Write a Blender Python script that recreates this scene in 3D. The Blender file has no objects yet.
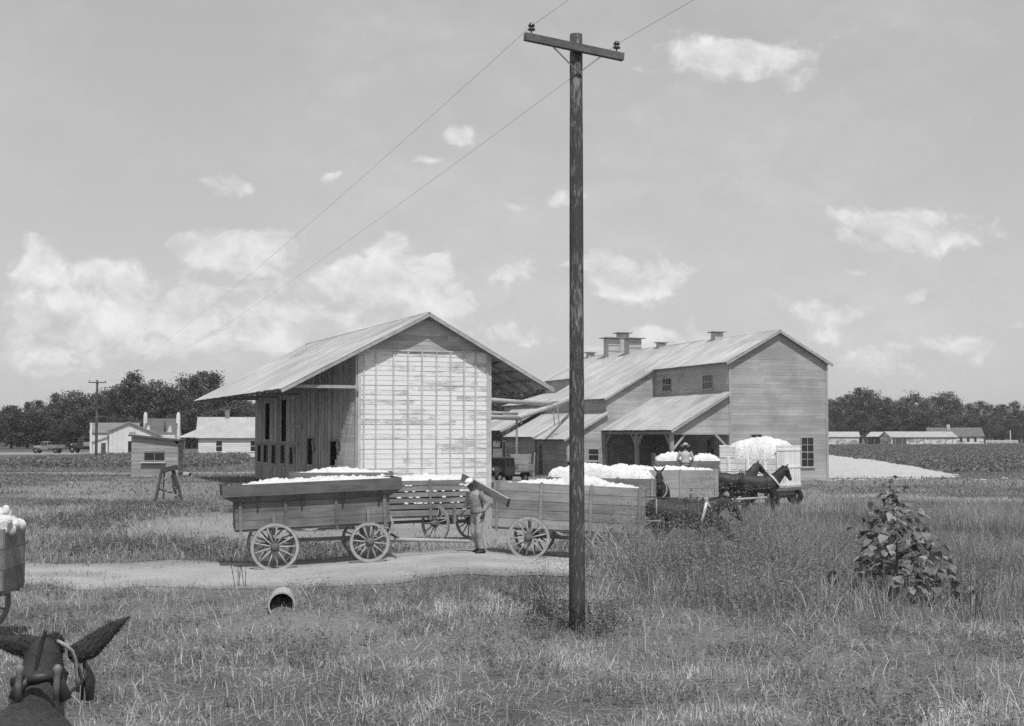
import bpy, math, random
import numpy as np
from mathutils import Vector, Matrix
R = math.radians
rnd = random.Random(7)
rng = np.random.default_rng(11)
S = bpy.context.scene
COL = S.collection

# ------------------------------------------------------------------ camera model (used to turn measured directions into places)
F = 1369.0
CAMZ = 3.25
PITCH = math.atan(72 / F)
def ray(px, py):
    a, b = (px - 512) / F, (363 - py) / F
    return Vector((a, math.cos(PITCH) - b * math.sin(PITCH), math.sin(PITCH) + b * math.cos(PITCH)))
def at(px, py, Y):
    d = ray(px, py); t = Y / d.y
    return Vector((d.x * t, Y, CAMZ + d.z * t))
def gp(px, py):
    d = ray(px, py); t = -CAMZ / d.z
    return Vector((d.x * t, d.y * t, 0))

# ------------------------------------------------------------------ numpy noise
_tab = rng.random((256, 256))
def vnoise(x, y):
    x = np.asarray(x, float); y = np.asarray(y, float)
    xi = np.floor(x).astype(int); yi = np.floor(y).astype(int)
    fx = x - xi; fy = y - yi
    fx = fx * fx * (3 - 2 * fx); fy = fy * fy * (3 - 2 * fy)
    a = _tab[xi % 256, yi % 256]; b = _tab[(xi + 1) % 256, yi % 256]
    c = _tab[xi % 256, (yi + 1) % 256]; d = _tab[(xi + 1) % 256, (yi + 1) % 256]
    return (a * (1 - fx) + b * fx) * (1 - fy) + (c * (1 - fx) + d * fx) * fy
def fbm(x, y, o=4):
    s = 0; a = .5
    for k in range(o):
        s = s + a * vnoise(x * 2 ** k + 17 * k, y * 2 ** k + 31 * k); a *= .5
    return s / (1 - .5 ** o)
def sstep(a, b, x):
    t = np.clip((np.asarray(x, float) - a) / (b - a), 0, 1); return t * t * (3 - 2 * t)

# ------------------------------------------------------------------ terrain
HX = [-60, -9, -7, -5.75, -4.6, -3.5, -1.1, .55, 2.9, 8, 60]
HZ = [0, 0, -.03, -.05, .03, .12, .24, .08, -.06, 0, 0]
def height(x, y):
    x = np.asarray(x, float); y = np.asarray(y, float)
    hump = (np.interp(x - .5, HX, HZ) + np.interp(x, HX, HZ) + np.interp(x + .5, HX, HZ)) / 3
    h = hump * np.exp(-((y - 35) / 5.5) ** 2)
    h = h + .31 * (1 - sstep(9, 13, y))                                   # road bank the photographer stands on
    h = h + .55 * np.exp(-((x + 3.85) / .9) ** 2 - ((y - 24.05) / .6) ** 2)   # earth over the drain pipe
    h = h + (fbm(x * .35, y * .35, 3) - .5) * .10 * sstep(10, 16, y) * (1 - sstep(60, 90, y))
    return h
def hz(x, y): return float(height(x, y))

# ------------------------------------------------------------------ materials (a black and white photograph: every colour is a grey)
def nodes_of(m):
    m.use_nodes = True; nt = m.node_tree; nt.nodes.clear(); return nt
def N(nt, kind, **kw):
    n = nt.nodes.new(kind)
    for k, v in kw.items():
        if k.startswith('i_'):
            key = k[2:]; n.inputs[int(key) if key.isdigit() else key].default_value = v
        else: setattr(n, k, v)
    return n
def mth(nt, op, a, b=None, c=None, clamp=False):
    n = nt.nodes.new('ShaderNodeMath'); n.operation = op; n.use_clamp = clamp
    for i, v in enumerate((a, b, c)):
        if v is None: continue
        if isinstance(v, (int, float)): n.inputs[i].default_value = v
        else: nt.links.new(v, n.inputs[i])
    return n.outputs[0]
def noise(nt, scale3, detail=5, rough=.6, dist=0, coord='Object', off=(0, 0, 0)):
    tc = N(nt, 'ShaderNodeTexCoord'); mp = N(nt, 'ShaderNodeMapping')
    mp.inputs['Scale'].default_value = scale3; mp.inputs['Location'].default_value = off
    nt.links.new(tc.outputs[coord], mp.inputs[0])
    n = N(nt, 'ShaderNodeTexNoise', i_Scale=1.0, i_Detail=detail, i_Roughness=rough, i_Distortion=dist)
    nt.links.new(mp.outputs[0], n.inputs['Vector']); return n.outputs['Fac']
def finish(m, nt, val, rough=.85, spec=.15, bump=None, bumpd=.02, metal=0.0):
    b = N(nt, 'ShaderNodeBsdfPrincipled'); o = N(nt, 'ShaderNodeOutputMaterial')
    b.inputs['Roughness'].default_value = rough
    b.inputs['Specular IOR Level'].default_value = spec; b.inputs['Metallic'].default_value = metal
    c = N(nt, 'ShaderNodeCombineColor')
    for i in range(3): nt.links.new(val, c.inputs[i])
    nt.links.new(c.outputs[0], b.inputs['Base Color'])
    if bump is not None:
        bp = N(nt, 'ShaderNodeBump'); bp.inputs['Distance'].default_value = bumpd; bp.inputs['Strength'].default_value = 1
        nt.links.new(bump, bp.inputs['Height']); nt.links.new(bp.outputs[0], b.inputs['Normal'])
    nt.links.new(b.outputs[0], o.inputs[0])
def grey(name, v, var=.25, scale=(4, 4, 4), tone=.0, stain=.15, stain_scale=.6, rough=.85, spec=.12, bumpd=0.0, metal=0.0, coord='Object'):
    m = bpy.data.materials.new(name); nt = nodes_of(m)
    n1 = noise(nt, scale, 6, .65, coord=coord); n2 = noise(nt, (stain_scale,) * 3, 5, .6, .4, coord=coord, off=(3, 7, 1))
    n1 = mth(nt, 'MULTIPLY_ADD', n1, 2.0, -.5, True); n2 = mth(nt, 'MULTIPLY_ADD', n2, 2.2, -.6, True)
    k = mth(nt, 'MULTIPLY_ADD', n1, 2 * var, 1 - var)
    k2 = mth(nt, 'MULTIPLY_ADD', n2, 2 * stain, 1 - stain)
    k = mth(nt, 'MULTIPLY', k, k2)
    if tone:
        a = N(nt, 'ShaderNodeAttribute', attribute_name='tone')
        k = mth(nt, 'MULTIPLY', k, mth(nt, 'MULTIPLY_ADD', a.outputs['Fac'], 2 * tone, 1 - tone))
    val = mth(nt, 'MULTIPLY', k, v, clamp=True)
    finish(m, nt, val, rough, spec, n1 if bumpd else None, bumpd, metal); return m
def peeled(name, paint, wood, scale, cut=.5, soft=.12, tone=.25):
    """old paint flaking off weathered boards"""
    m = bpy.data.materials.new(name); nt = nodes_of(m)
    n1 = noise(nt, scale, 7, .7, .3); n3 = noise(nt, (.5, .5, .5), 3, .6, off=(5, 2, 9)); n2 = noise(nt, tuple(s * 3 for s in scale), 4, .6)
    a = N(nt, 'ShaderNodeAttribute', attribute_name='tone')
    q = mth(nt, 'ADD', mth(nt, 'ADD', n1, mth(nt, 'MULTIPLY_ADD', a.outputs['Fac'], tone, -tone / 2)), mth(nt, 'MULTIPLY_ADD', n3, .5, -.25))
    mr = N(nt, 'ShaderNodeMapRange', interpolation_type='SMOOTHSTEP'); nt.links.new(q, mr.inputs[0])
    mr.inputs[1].default_value = cut - soft; mr.inputs[2].default_value = cut + soft
    p = mth(nt, 'MULTIPLY', mth(nt, 'MULTIPLY_ADD', n2, .22, .89), paint)
    w = mth(nt, 'MULTIPLY', mth(nt, 'MULTIPLY_ADD', n2, .7, .65), wood)
    mx = N(nt, 'ShaderNodeMix'); nt.links.new(mr.outputs[0], mx.inputs[0]); nt.links.new(p, mx.inputs[2]); nt.links.new(w, mx.inputs[3])
    finish(m, nt, mx.outputs[0], .85, .1, n1, .01); return m
def leafm(name, v, tone=.5, trans=.35, gloss=0.0):
    m = bpy.data.materials.new(name); nt = nodes_of(m)
    a = N(nt, 'ShaderNodeAttribute', attribute_name='tone')
    val = mth(nt, 'MULTIPLY', mth(nt, 'MULTIPLY_ADD', a.outputs['Fac'], 2 * tone, 1 - tone), v)
    c = N(nt, 'ShaderNodeCombineColor')
    for i in range(3): nt.links.new(val, c.inputs[i])
    d = N(nt, 'ShaderNodeBsdfPrincipled'); d.inputs['Roughness'].default_value = .6; d.inputs['Specular IOR Level'].default_value = .2 + gloss
    t = N(nt, 'ShaderNodeBsdfTranslucent'); x = N(nt, 'ShaderNodeMixShader'); x.inputs[0].default_value = trans
    nt.links.new(c.outputs[0], d.inputs['Base Color']); nt.links.new(c.outputs[0], t.inputs[0])
    nt.links.new(d.outputs[0], x.inputs[1]); nt.links.new(t.outputs[0], x.inputs[2])
    o = N(nt, 'ShaderNodeOutputMaterial'); nt.links.new(x.outputs[0], o.inputs[0]); return m
def glassm(name, v=.03):
    m = bpy.data.materials.new(name); nt = nodes_of(m)
    b = N(nt, 'ShaderNodeBsdfPrincipled'); b.inputs['Base Color'].default_value = (v, v, v, 1)
    b.inputs['Roughness'].default_value = .06; b.inputs['Specular IOR Level'].default_value = .6
    n = noise(nt, (1.5, 1.5, 1.5), 2); bp = N(nt, 'ShaderNodeBump'); bp.inputs['Distance'].default_value = .01
    nt.links.new(n, bp.inputs['Height']); nt.links.new(bp.outputs[0], b.inputs['Normal'])
    o = N(nt, 'ShaderNodeOutputMaterial'); nt.links.new(b.outputs[0], o.inputs[0]); return m
def cottonm(name, v=.76):
    m = bpy.data.materials.new(name); nt = nodes_of(m)
    n1 = noise(nt, (9, 9, 9), 6, .7); n2 = noise(nt, (30, 30, 30), 3, .7)
    k = mth(nt, 'MULTIPLY', mth(nt, 'MULTIPLY_ADD', n1, .40, .80), v)
    finish(m, nt, k, 1, 0, mth(nt, 'ADD', n1, mth(nt, 'MULTIPLY', n2, .4)), .06); return m

M = {}
M['roof_tin'] = grey('weathered roofing tin', .46, .10, (.5, 4, 3), tone=.12, stain=.26, stain_scale=.30, rough=.55, spec=.35)
M['roof_tin_side'] = grey('weathered roofing tin in long sheets', .40, .20, (5, .35, 3), tone=.14, stain=.25, stain_scale=.3, rough=.55, spec=.35)
M['siding_peeled'] = peeled('white paint peeling off clapboards', .74, .40, (1.0, 1.0, 6), .61, .14, .24)
M['siding_bare'] = grey('bare weathered boards', .36, .35, (7, 7, .8), tone=.3, stain=.25)
M['siding_gin'] = grey('grey gin siding', .36, .12, (.6, .6, 7), tone=.12, stain=.24, stain_scale=.35)
M['siding_gin_dark'] = grey('dark shed boards', .28, .2, (2, 2, 7), tone=.2)
M['trim'] = grey('pale trim boards', .50, .2, (3, 3, 3), stain=.2)
M['beam'] = grey('grey timber', .26, .3, (5, 5, 1), tone=.15)
M['beam_dark'] = grey('dark timber', .09, .35, (6, 6, 1.5), tone=.2)
M['white_paint'] = grey('white house paint', .66, .08, (3, 3, 9), tone=.08, stain=.08)
M['roof_dark'] = grey('dark shingles', .10, .3, (4, 4, 4))
M['roof_pale'] = grey('pale shingles', .40, .15, (4, 4, 9), tone=.08)
M['glass'] = glassm('window glass')
M['dark_frame'] = grey('dark window frame', .10, .2)
M['iron'] = grey('rusty iron', .06, .4, (9, 9, 9), rough=.6, spec=.4)
M['tyre_iron'] = grey('worn iron tyre', .22, .3, (9, 9, 9), rough=.5, spec=.4)
M['rubber'] = grey('old rubber', .035, .3)
M['pole'] = None
M['wagon_dark'] = grey('dark weathered wagon paint', .105, .35, (1.2, 9, 9), tone=.25, stain=.3, stain_scale=1.2)
M['wagon_mid'] = grey('grey weathered wagon boards', .19, .35, (1.2, 10, 10), tone=.25, stain=.3, stain_scale=1.2)
M['wagon_pale'] = grey('pale weathered wagon boards', .27, .3, (1.2, 10, 10), tone=.25, stain=.25, stain_scale=1.2)
M['wagon_white'] = grey('white wagon boards', .80, .1, (2, 9, 9), tone=.1)
M['wheel'] = grey('bleached wheel wood', .36, .3, (8, 8, 8), tone=.1)
M['wheel_dark'] = grey('dark wheel wood', .13, .3, (8, 8, 8))
M['cotton'] = cottonm('picked cotton')
M['cottonseed'] = cottonm('heaped cotton seed', .47)
M['horse_dark'] = grey('dark horse coat', .042, .45, (34, 34, 34), stain=.35, stain_scale=2, rough=.55, spec=.25, bumpd=.004)
M['horse_bay'] = grey('bay mule coat', .045, .4, (40, 40, 40), stain=.4, stain_scale=2.2, rough=.6, spec=.22, bumpd=.004)
M['hair'] = grey('horse hair', .02, .3, rough=.8, spec=.1)
M['leather'] = grey('harness leather', .03, .4, (9, 9, 9), rough=.5, spec=.4)
M['strap_white'] = grey('worn white webbing', .6, .2, (12, 12, 12))
M['strap_pale'] = grey('worn pale leather', .30, .3, (20, 20, 20))
M['brass'] = grey('dull brass', .17, .3, (40, 40, 40), rough=.6, spec=.3, metal=.2)
M['skin'] = grey('skin', .07, .15, (8, 8, 8), rough=.5, spec=.3)
M['shirt'] = grey('faded work shirt', .26, .25, (10, 10, 10), bumpd=.01)
M['shirt_pale'] = grey('pale work shirt', .42, .2, (10, 10, 10), bumpd=.01)
M['trousers'] = grey('faded denim', .24, .25, (9, 9, 9), bumpd=.01)
M['cap'] = grey('white cap', .78, .08)
M['boot'] = grey('boot leather', .05, .3)
M['concrete'] = grey('concrete pipe', .38, .25, (9, 9, 9), bumpd=.01)
M['pipe_tin'] = grey('galvanised pipe', .42, .18, (3, 3, 3), tone=.05, rough=.5, spec=.35)
M['stone'] = grey('field stone', .24, .3, (7, 7, 7), bumpd=.02)
M['car_dark'] = grey('dusty black car paint', .05, .3, (3, 3, 3), rough=.45, spec=.4)
M['car_grey'] = grey('dusty grey car paint', .22, .2, (3, 3, 3), rough=.5, spec=.4)
M['bark'] = grey('bark', .10, .35, (6, 6, 2))
M['leaf_far'] = leafm('tree leaves', .115, .55, .35)
M['leaf_far_light'] = leafm('lighter tree leaves', .14, .5, .35)
M['leaf_weed'] = leafm('weed leaves', .24, .55, .3)
M['leaf_big'] = leafm('broad burweed leaves', .20, .55, .2, .25)
M['grass'] = leafm('dry grass blades', .42, .76, .35)
M['crop'] = leafm('field crop leaves', .21, .4, .3)
M['porcelain'] = grey('brown glazed insulator', .05, .1, rough=.15, spec=.8)

# ------------------------------------------------------------------ mesh builder
class MB:
    def __init__(s): s.v = []; s.f = []; s.t = []; s.smooth = []
    def add(s, vs, fs, tone=None, smooth=False):
        b = len(s.v); s.v += [tuple(p) for p in vs]
        t = rnd.random() if tone is None else tone
        for f in fs: s.f.append(tuple(i + b for i in f)); s.t.append(t); s.smooth.append(smooth)
        return s
    def hexa(s, p, tone=None):                       # 8 points: bottom loop 0-3 counter-clockwise seen from above, top loop 4-7
        return s.add(p, [(3, 2, 1, 0), (4, 5, 6, 7), (0, 1, 5, 4), (1, 2, 6, 5), (2, 3, 7, 6), (3, 0, 4, 7)], tone)
    def box(s, x0, x1, y0, y1, z0, z1, tone=None):
        return s.hexa([(x0, y0, z0), (x1, y0, z0), (x1, y1, z0), (x0, y1, z0), (x0, y0, z1), (x1, y0, z1), (x1, y1, z1), (x0, y1, z1)], tone)
    def bar(s, a, b, w, h, up=(0, 0, 1), tone=None):  # square timber from a to b
        a = Vector(a); b = Vector(b); t = (b - a).normalized(); u = Vector(up)
        if abs(t.dot(u)) > .98: u = Vector((0, 1, 0))
        sd = t.cross(u).normalized(); u = sd.cross(t)
        c = lambda p, i, j: p + sd * (i * w / 2) + u * (j * h / 2)
        return s.hexa([c(a, 1, -1), c(b, 1, -1), c(b, -1, -1), c(a, -1, -1), c(a, 1, 1), c(b, 1, 1), c(b, -1, 1), c(a, -1, 1)], tone)
    def loft(s, pts, rad, n=10, ref=(0, 1, 0), tone=None, smooth=True, cap=True):
        pts = [Vector(p) for p in pts]; vs = []; ref = Vector(ref)
        for i, p in enumerate(pts):
            t = (pts[min(i + 1, len(pts) - 1)] - pts[max(i - 1, 0)]).normalized()
            r = ref
            if abs(t.dot(r)) > .97: r = Vector((1, 0, 0)) if abs(t.x) < .9 else Vector((0, 0, 1))
            up = t.cross(r).normalized(); sd = up.cross(t)
            q = rad[i]; ra, rb = (q, q) if isinstance(q, (int, float)) else q
            for k in range(n):
                a = 2 * math.pi * k / n; vs.append(p + sd * (ra * math.cos(a)) + up * (rb * math.sin(a)))
        fs = []
        for i in range(len(pts) - 1):
            for k in range(n): fs.append((i * n + k, i * n + (k + 1) % n, (i + 1) * n + (k + 1) % n, (i + 1) * n + k))
        if cap: fs.append(tuple(reversed(range(n)))); fs.append(tuple(range((len(pts) - 1) * n, len(pts) * n)))
        return s.add(vs, fs, tone, smooth)
    def ball(s, c, r, n=8, m=6, tone=None):
        r = (r, r, r) if isinstance(r, (int, float)) else r
        vs = [(c[0], c[1], c[2] - r[2])]
        for j in range(1, m):
            e = -math.pi / 2 + math.pi * j / m
            for k in range(n):
                a = 2 * math.pi * k / n; vs.append((c[0] + r[0] * math.cos(e) * math.cos(a), c[1] + r[1] * math.cos(e) * math.sin(a), c[2] + r[2] * math.sin(e)))
        vs.append((c[0], c[1], c[2] + r[2])); fs = []
        for k in range(n):
            fs.append((0, 1 + (k + 1) % n, 1 + k)); fs.append((len(vs) - 1, 1 + (m - 2) * n + k, 1 + (m - 2) * n + (k + 1) % n))
            for j in range(m - 2): fs.append((1 + j * n + k, 1 + j * n + (k + 1) % n, 1 + (j + 1) * n + (k + 1) % n, 1 + (j + 1) * n + k))
        return s.add(vs, fs, tone, True)
    def ring(s, r0, r1, y0, y1, n=28, tone=None):    # ring round the y axis
        vs = []
        for k in range(n):
            a = 2 * math.pi * k / n; c, d = math.cos(a), math.sin(a)
            vs += [(r0 * c, y0, r0 * d), (r1 * c, y0, r1 * d), (r1 * c, y1, r1 * d), (r0 * c, y1, r0 * d)]
        fs = []
        for k in range(n):
            a, b = 4 * k, 4 * ((k + 1) % n)
            for i in range(4): fs.append((a + i, a + (i + 1) % 4, b + (i + 1) % 4, b + i))
        return s.add(vs, fs, tone, False)
    def mesh(s, name):
        me = bpy.data.meshes.new(name); me.from_pydata(s.v, [], s.f)
        a = me.attributes.new('tone', 'FLOAT', 'FACE'); a.data.foreach_set('value', s.t)
        me.polygons.foreach_set('use_smooth', s.smooth); me.update(); return me
    def build(s, name, mat, parent=None, loc=None, rot=None):
        o = bpy.data.objects.new(name, s.mesh(name)); COL.objects.link(o)
        o.data.materials.append(mat)
        if parent is not None: o.parent = parent
        if loc is not None: o.location = loc
        if rot is not None: o.rotation_euler = rot
        return o
def link_mesh(name, me, mat=None, parent=None):
    o = bpy.data.objects.new(name, me); COL.objects.link(o)
    if mat is not None and not me.materials: me.materials.append(mat)
    if parent is not None: o.parent = parent
    return o
def tag(o, label=None, cat=None, group=None, kind=None):
    if label: o['label'] = label
    if cat: o['category'] = cat
    if group: o['group'] = group
    if kind: o['kind'] = kind
    return o
def thing(name, label, cat, loc=(0, 0, 0), rz=0, group=None, ry=0):
    o = bpy.data.objects.new(name, None); COL.objects.link(o); o.empty_display_size = .3
    o.location = loc; o.rotation_euler = (0, ry, rz); return tag(o, label, cat, group)
def kids(o): return [c for c in bpy.data.objects if c.parent == o]
def copy_tree(o, parent=None):
    ch = kids(o); c = o.copy(); COL.objects.link(c)
    if parent is not None: c.parent = parent
    for k in ch: copy_tree(k, c)
    return c
def fast_mesh(name, verts, faces, nper, tones, smooth=False):
    """verts (n,3) array; faces flat index array; nper: array of loop totals"""
    me = bpy.data.meshes.new(name); nv = len(verts); nf = len(nper)
    me.vertices.add(nv); me.vertices.foreach_set('co', np.asarray(verts, np.float32).ravel())
    me.loops.add(len(faces)); me.loops.foreach_set('vertex_index', np.asarray(faces, np.int32))
    me.polygons.add(nf); st = np.zeros(nf, np.int32); st[1:] = np.cumsum(nper)[:-1]
    me.polygons.foreach_set('loop_start', st); me.polygons.foreach_set('loop_total', np.asarray(nper, np.int32))
    if smooth: me.polygons.foreach_set('use_smooth', np.ones(nf, bool))
    me.update(calc_edges=True)
    a = me.attributes.new('tone', 'FLOAT', 'FACE'); a.data.foreach_set('value', np.asarray(tones, np.float32)); return me
def fuse(mb, voxel, smooth=3, name='body'):
    """one continuous skin round overlapping volumes"""
    tmp = bpy.data.objects.new('tmp', mb.mesh('tmp')); COL.objects.link(tmp)
    r = tmp.modifiers.new('r', 'REMESH'); r.mode = 'VOXEL'; r.voxel_size = voxel
    s = tmp.modifiers.new('s', 'SMOOTH'); s.factor = .5; s.iterations = smooth
    dg = bpy.context.evaluated_depsgraph_get()
    me = bpy.data.meshes.new_from_object(tmp.evaluated_get(dg)); me.name = name
    old = tmp.data; bpy.data.objects.remove(tmp); bpy.data.meshes.remove(old)
    for n in list(me.attributes):
        pass
    me.polygons.foreach_set('use_smooth', np.ones(len(me.polygons), bool)); me.update()
    return me

# ------------------------------------------------------------------ walls of separate boards with real openings
def wall_boards(w, top, openings=(), bw=.25, vertical=True, z0=0.0, th=.03, jit=.010, lap=.0, seg=3.2):
    """wall in the plane y=0 facing -y, from x=0 to w; top(x) gives its height; openings (x0,x1,z0,z1) are left open"""
    mb = MB()
    if vertical:
        n = max(1, round(w / bw)); b = w / n
        for i in range(n):
            x0, x1 = i * b, (i + 1) * b; g = .004
            iv = [(z0, None)]
            for (a, c, d, e) in openings:
                if min(x1, c) - max(x0, a) > b * .45:
                    out = []
                    for (p, q) in iv:
                        if q is None or e < q:
                            if d > p: out.append((p, d))
                            if q is None or e < q: out.append((max(e, p), q))
                        else:
                            if d > p: out.append((p, min(d, q)))
                    iv = out
            j = rnd.random() * jit; tn = rnd.random()
            for p, q in iv:
                t0, t1 = (top(x0 + g), top(x1 - g)) if q is None else (q, q)
                if max(t0, t1) <= p: continue
                y0, y1 = -th - j, 0
                mb.hexa([(x0 + g, y0, p), (x1 - g, y0, p), (x1 - g, y1, p), (x0 + g, y1, p), (x0 + g, y0, t0), (x1 - g, y0, t1), (x1 - g, y1, t1), (x0 + g, y1, t0)], tn)
    else:
        xs = np.linspace(0, w, 241); tops = np.array([top(x) for x in xs]); zmax = tops.max()
        n = max(1, round((zmax - z0) / bw)); b = (zmax - z0) / n
        def span(z):
            ok = np.where(tops >= z)[0]
            return (None if len(ok) == 0 else (xs[ok[0]], xs[ok[-1]]))
        for i in range(n):
            za, zb = z0 + i * b, z0 + (i + 1) * b
            s0 = span(za + 1e-4); s1 = span(zb - 1e-4) or (None, None)
            if s0 is None: continue
            if s1[0] is None: m_ = (s0[0] + s0[1]) / 2; s1 = (m_ - .02, m_ + .02)
            cuts = [(a, c) for (a, c, d, e) in openings if min(zb, e) - max(za, d) > b * .45]
            ivs = [(s0[0], s0[1])]
            for a, c in cuts:
                nx = []
                for p, q in ivs:
                    if c <= p or a >= q: nx.append((p, q)); continue
                    if a > p: nx.append((p, a))
                    if c < q: nx.append((c, q))
                ivs = nx
            for p, q in ivs:
                x = p
                while x < q - .01:
                    e = min(q, x + seg * (.6 + .8 * rnd.random()))
                    if q - e < .5: e = q
                    j = rnd.random() * jit; tn = rnd.random()
                    ta = s1[0] if abs(x - s0[0]) < 1e-6 else x; tb = s1[1] if abs(e - s0[1]) < 1e-6 else e
                    ta, tb = max(ta, x if x > s0[0] + 1e-6 else ta), tb
                    yb, yt = -th - j - lap, -th - j
                    mb.hexa([(x, yb, za), (e, yb, za), (e, 0, za), (x, 0, za), (ta, yt, zb), (tb, yt, zb), (tb, 0, zb), (ta, 0, zb)], tn)
                    x = e
    return mb
def slab(mb, a, b, c, d, th, tone=None):
    """sheet with corners a b c d (counter-clockwise seen from outside), th thick inward"""
    a, b, c, d = map(Vector, (a, b, c, d)); n = (b - a).cross(d - a).normalized() * -th
    return mb.hexa([a + n, b + n, c + n, d + n, a, b, c, d], tone)
def sheet_roof(e0, e1, r1, r0, sw=.66, th=.05, seam=.03, rows=1):
    """roof slope of tin sheets: eave e0->e1, ridge r0->r1; sheets run up the slope with raised seams"""
    mb = MB(); e0, e1, r0, r1 = map(Vector, (e0, e1, r0, r1)); L = (e1 - e0).length; n = max(1, round(L / sw))
    nn = (e1 - e0).cross(r0 - e0).normalized()
    for i in range(n):
        for k in range(rows):
            f0, f1 = i / n, (i + 1) / n; g0, g1 = k / rows, (k + 1) / rows
            ej = rnd.uniform(-.004, .005); P = lambda f, g: (e0.lerp(e1, f)).lerp(r0.lerp(r1, f), g - (ej if g == 0 else 0))
            off = nn * (.012 * rnd.random() + .012 * (rows - k))
            slab(mb, P(f0, g0) + off, P(f1, g0) + off, P(f1, g1) + off, P(f0, g1) + off, th)
        if seam and i:
            f = i / n; a = e0.lerp(e1, f) + nn * .03; b = r0.lerp(r1, f) + nn * .03
            mb.bar(a, b, seam, seam, nn, .45)
    return mb
HAZE = .00016
SUN_E = 3.5
EXPO = 0.0
SKY_G, SKY_K = .40, 2.85
SKY_S = .10
SKY_W = (.15, .35, .5)
CLOUD_L = .78
CLOUDS = [(735, 62, 74, 30, .85), (700, 50, 30, 14, .4), (915, 240, 66, 26, .9), (895, 222, 28, 14, .6), (640, 281, 58, 18, .85), (603, 264, 34, 17, .8), (832, 309, 44, 14, .75), (223, 186, 26, 12, .8), (245, 252, 58, 20, .9), (265, 240, 24, 12, .5),
          (36, 262, 36, 26, .9), (95, 275, 44, 22, .7), (75, 310, 75, 30, .62), (170, 305, 64, 26, .66), (395, 242, 22, 18, .85), (436, 264, 20, 15, .85), (385, 275, 58, 32, .8), (430, 305, 45, 26, .66), (290, 300, 78, 30, .6), (330, 335, 95, 26, .55), (200, 345, 110, 24, .5), (60, 355, 70, 24, .45),
          (515, 276, 44, 15, .65), (508, 331, 50, 13, .65), (680, 337, 55, 13, .6), (872, 362, 64, 15, .5), (912, 294, 16, 10, .7), (828, 328, 22, 8, .55), (462, 130, 14, 9, .7), (428, 158, 18, 8, .55), (335, 176, 14, 6, .45), (522, 208, 18, 8, .45),
          (960, 345, 64, 24, .5), (560, 196, 44, 12, .4), (855, 272, 12, 6, .5), (620, 350, 60, 10, .4)]
# ------------------------------------------------------------------ camera, sun, sky
cd = bpy.data.cameras.new('camera'); cam = bpy.data.objects.new('camera', cd); COL.objects.link(cam)
cam.location = (0, 0, CAMZ); cam.rotation_euler = (R(90) + PITCH, 0, 0)
cd.sensor_width = 36; cd.lens = F * 36 / 1024; cd.clip_start = .1; cd.clip_end = 6000
S.camera = cam
SUN_AZ, SUN_EL = R(13), R(60)
sdir = Vector((math.sin(SUN_AZ) * math.cos(SUN_EL), -math.cos(SUN_AZ) * math.cos(SUN_EL), math.sin(SUN_EL)))
sl = bpy.data.lights.new('sun', 'SUN'); sl.energy = SUN_E; sl.angle = R(.53); sl.color = (1, 1, 1)
so = bpy.data.objects.new('sun', sl); COL.objects.link(so); so.rotation_euler = sdir.to_track_quat('Z', 'Y').to_euler(); so.location = (20, -30, 60)
S.view_settings.view_transform = 'Standard'; S.view_settings.look = 'None'; S.view_settings.exposure = EXPO; S.view_settings.gamma = 1
S.render.engine = 'CYCLES'; S.cycles.use_denoising = False; S.cycles.max_bounces = 5; S.cycles.volume_bounces = 0; S.cycles.transparent_max_bounces = 4
S.cycles.use_adaptive_sampling = True; S.cycles.adaptive_threshold = .02

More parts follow.
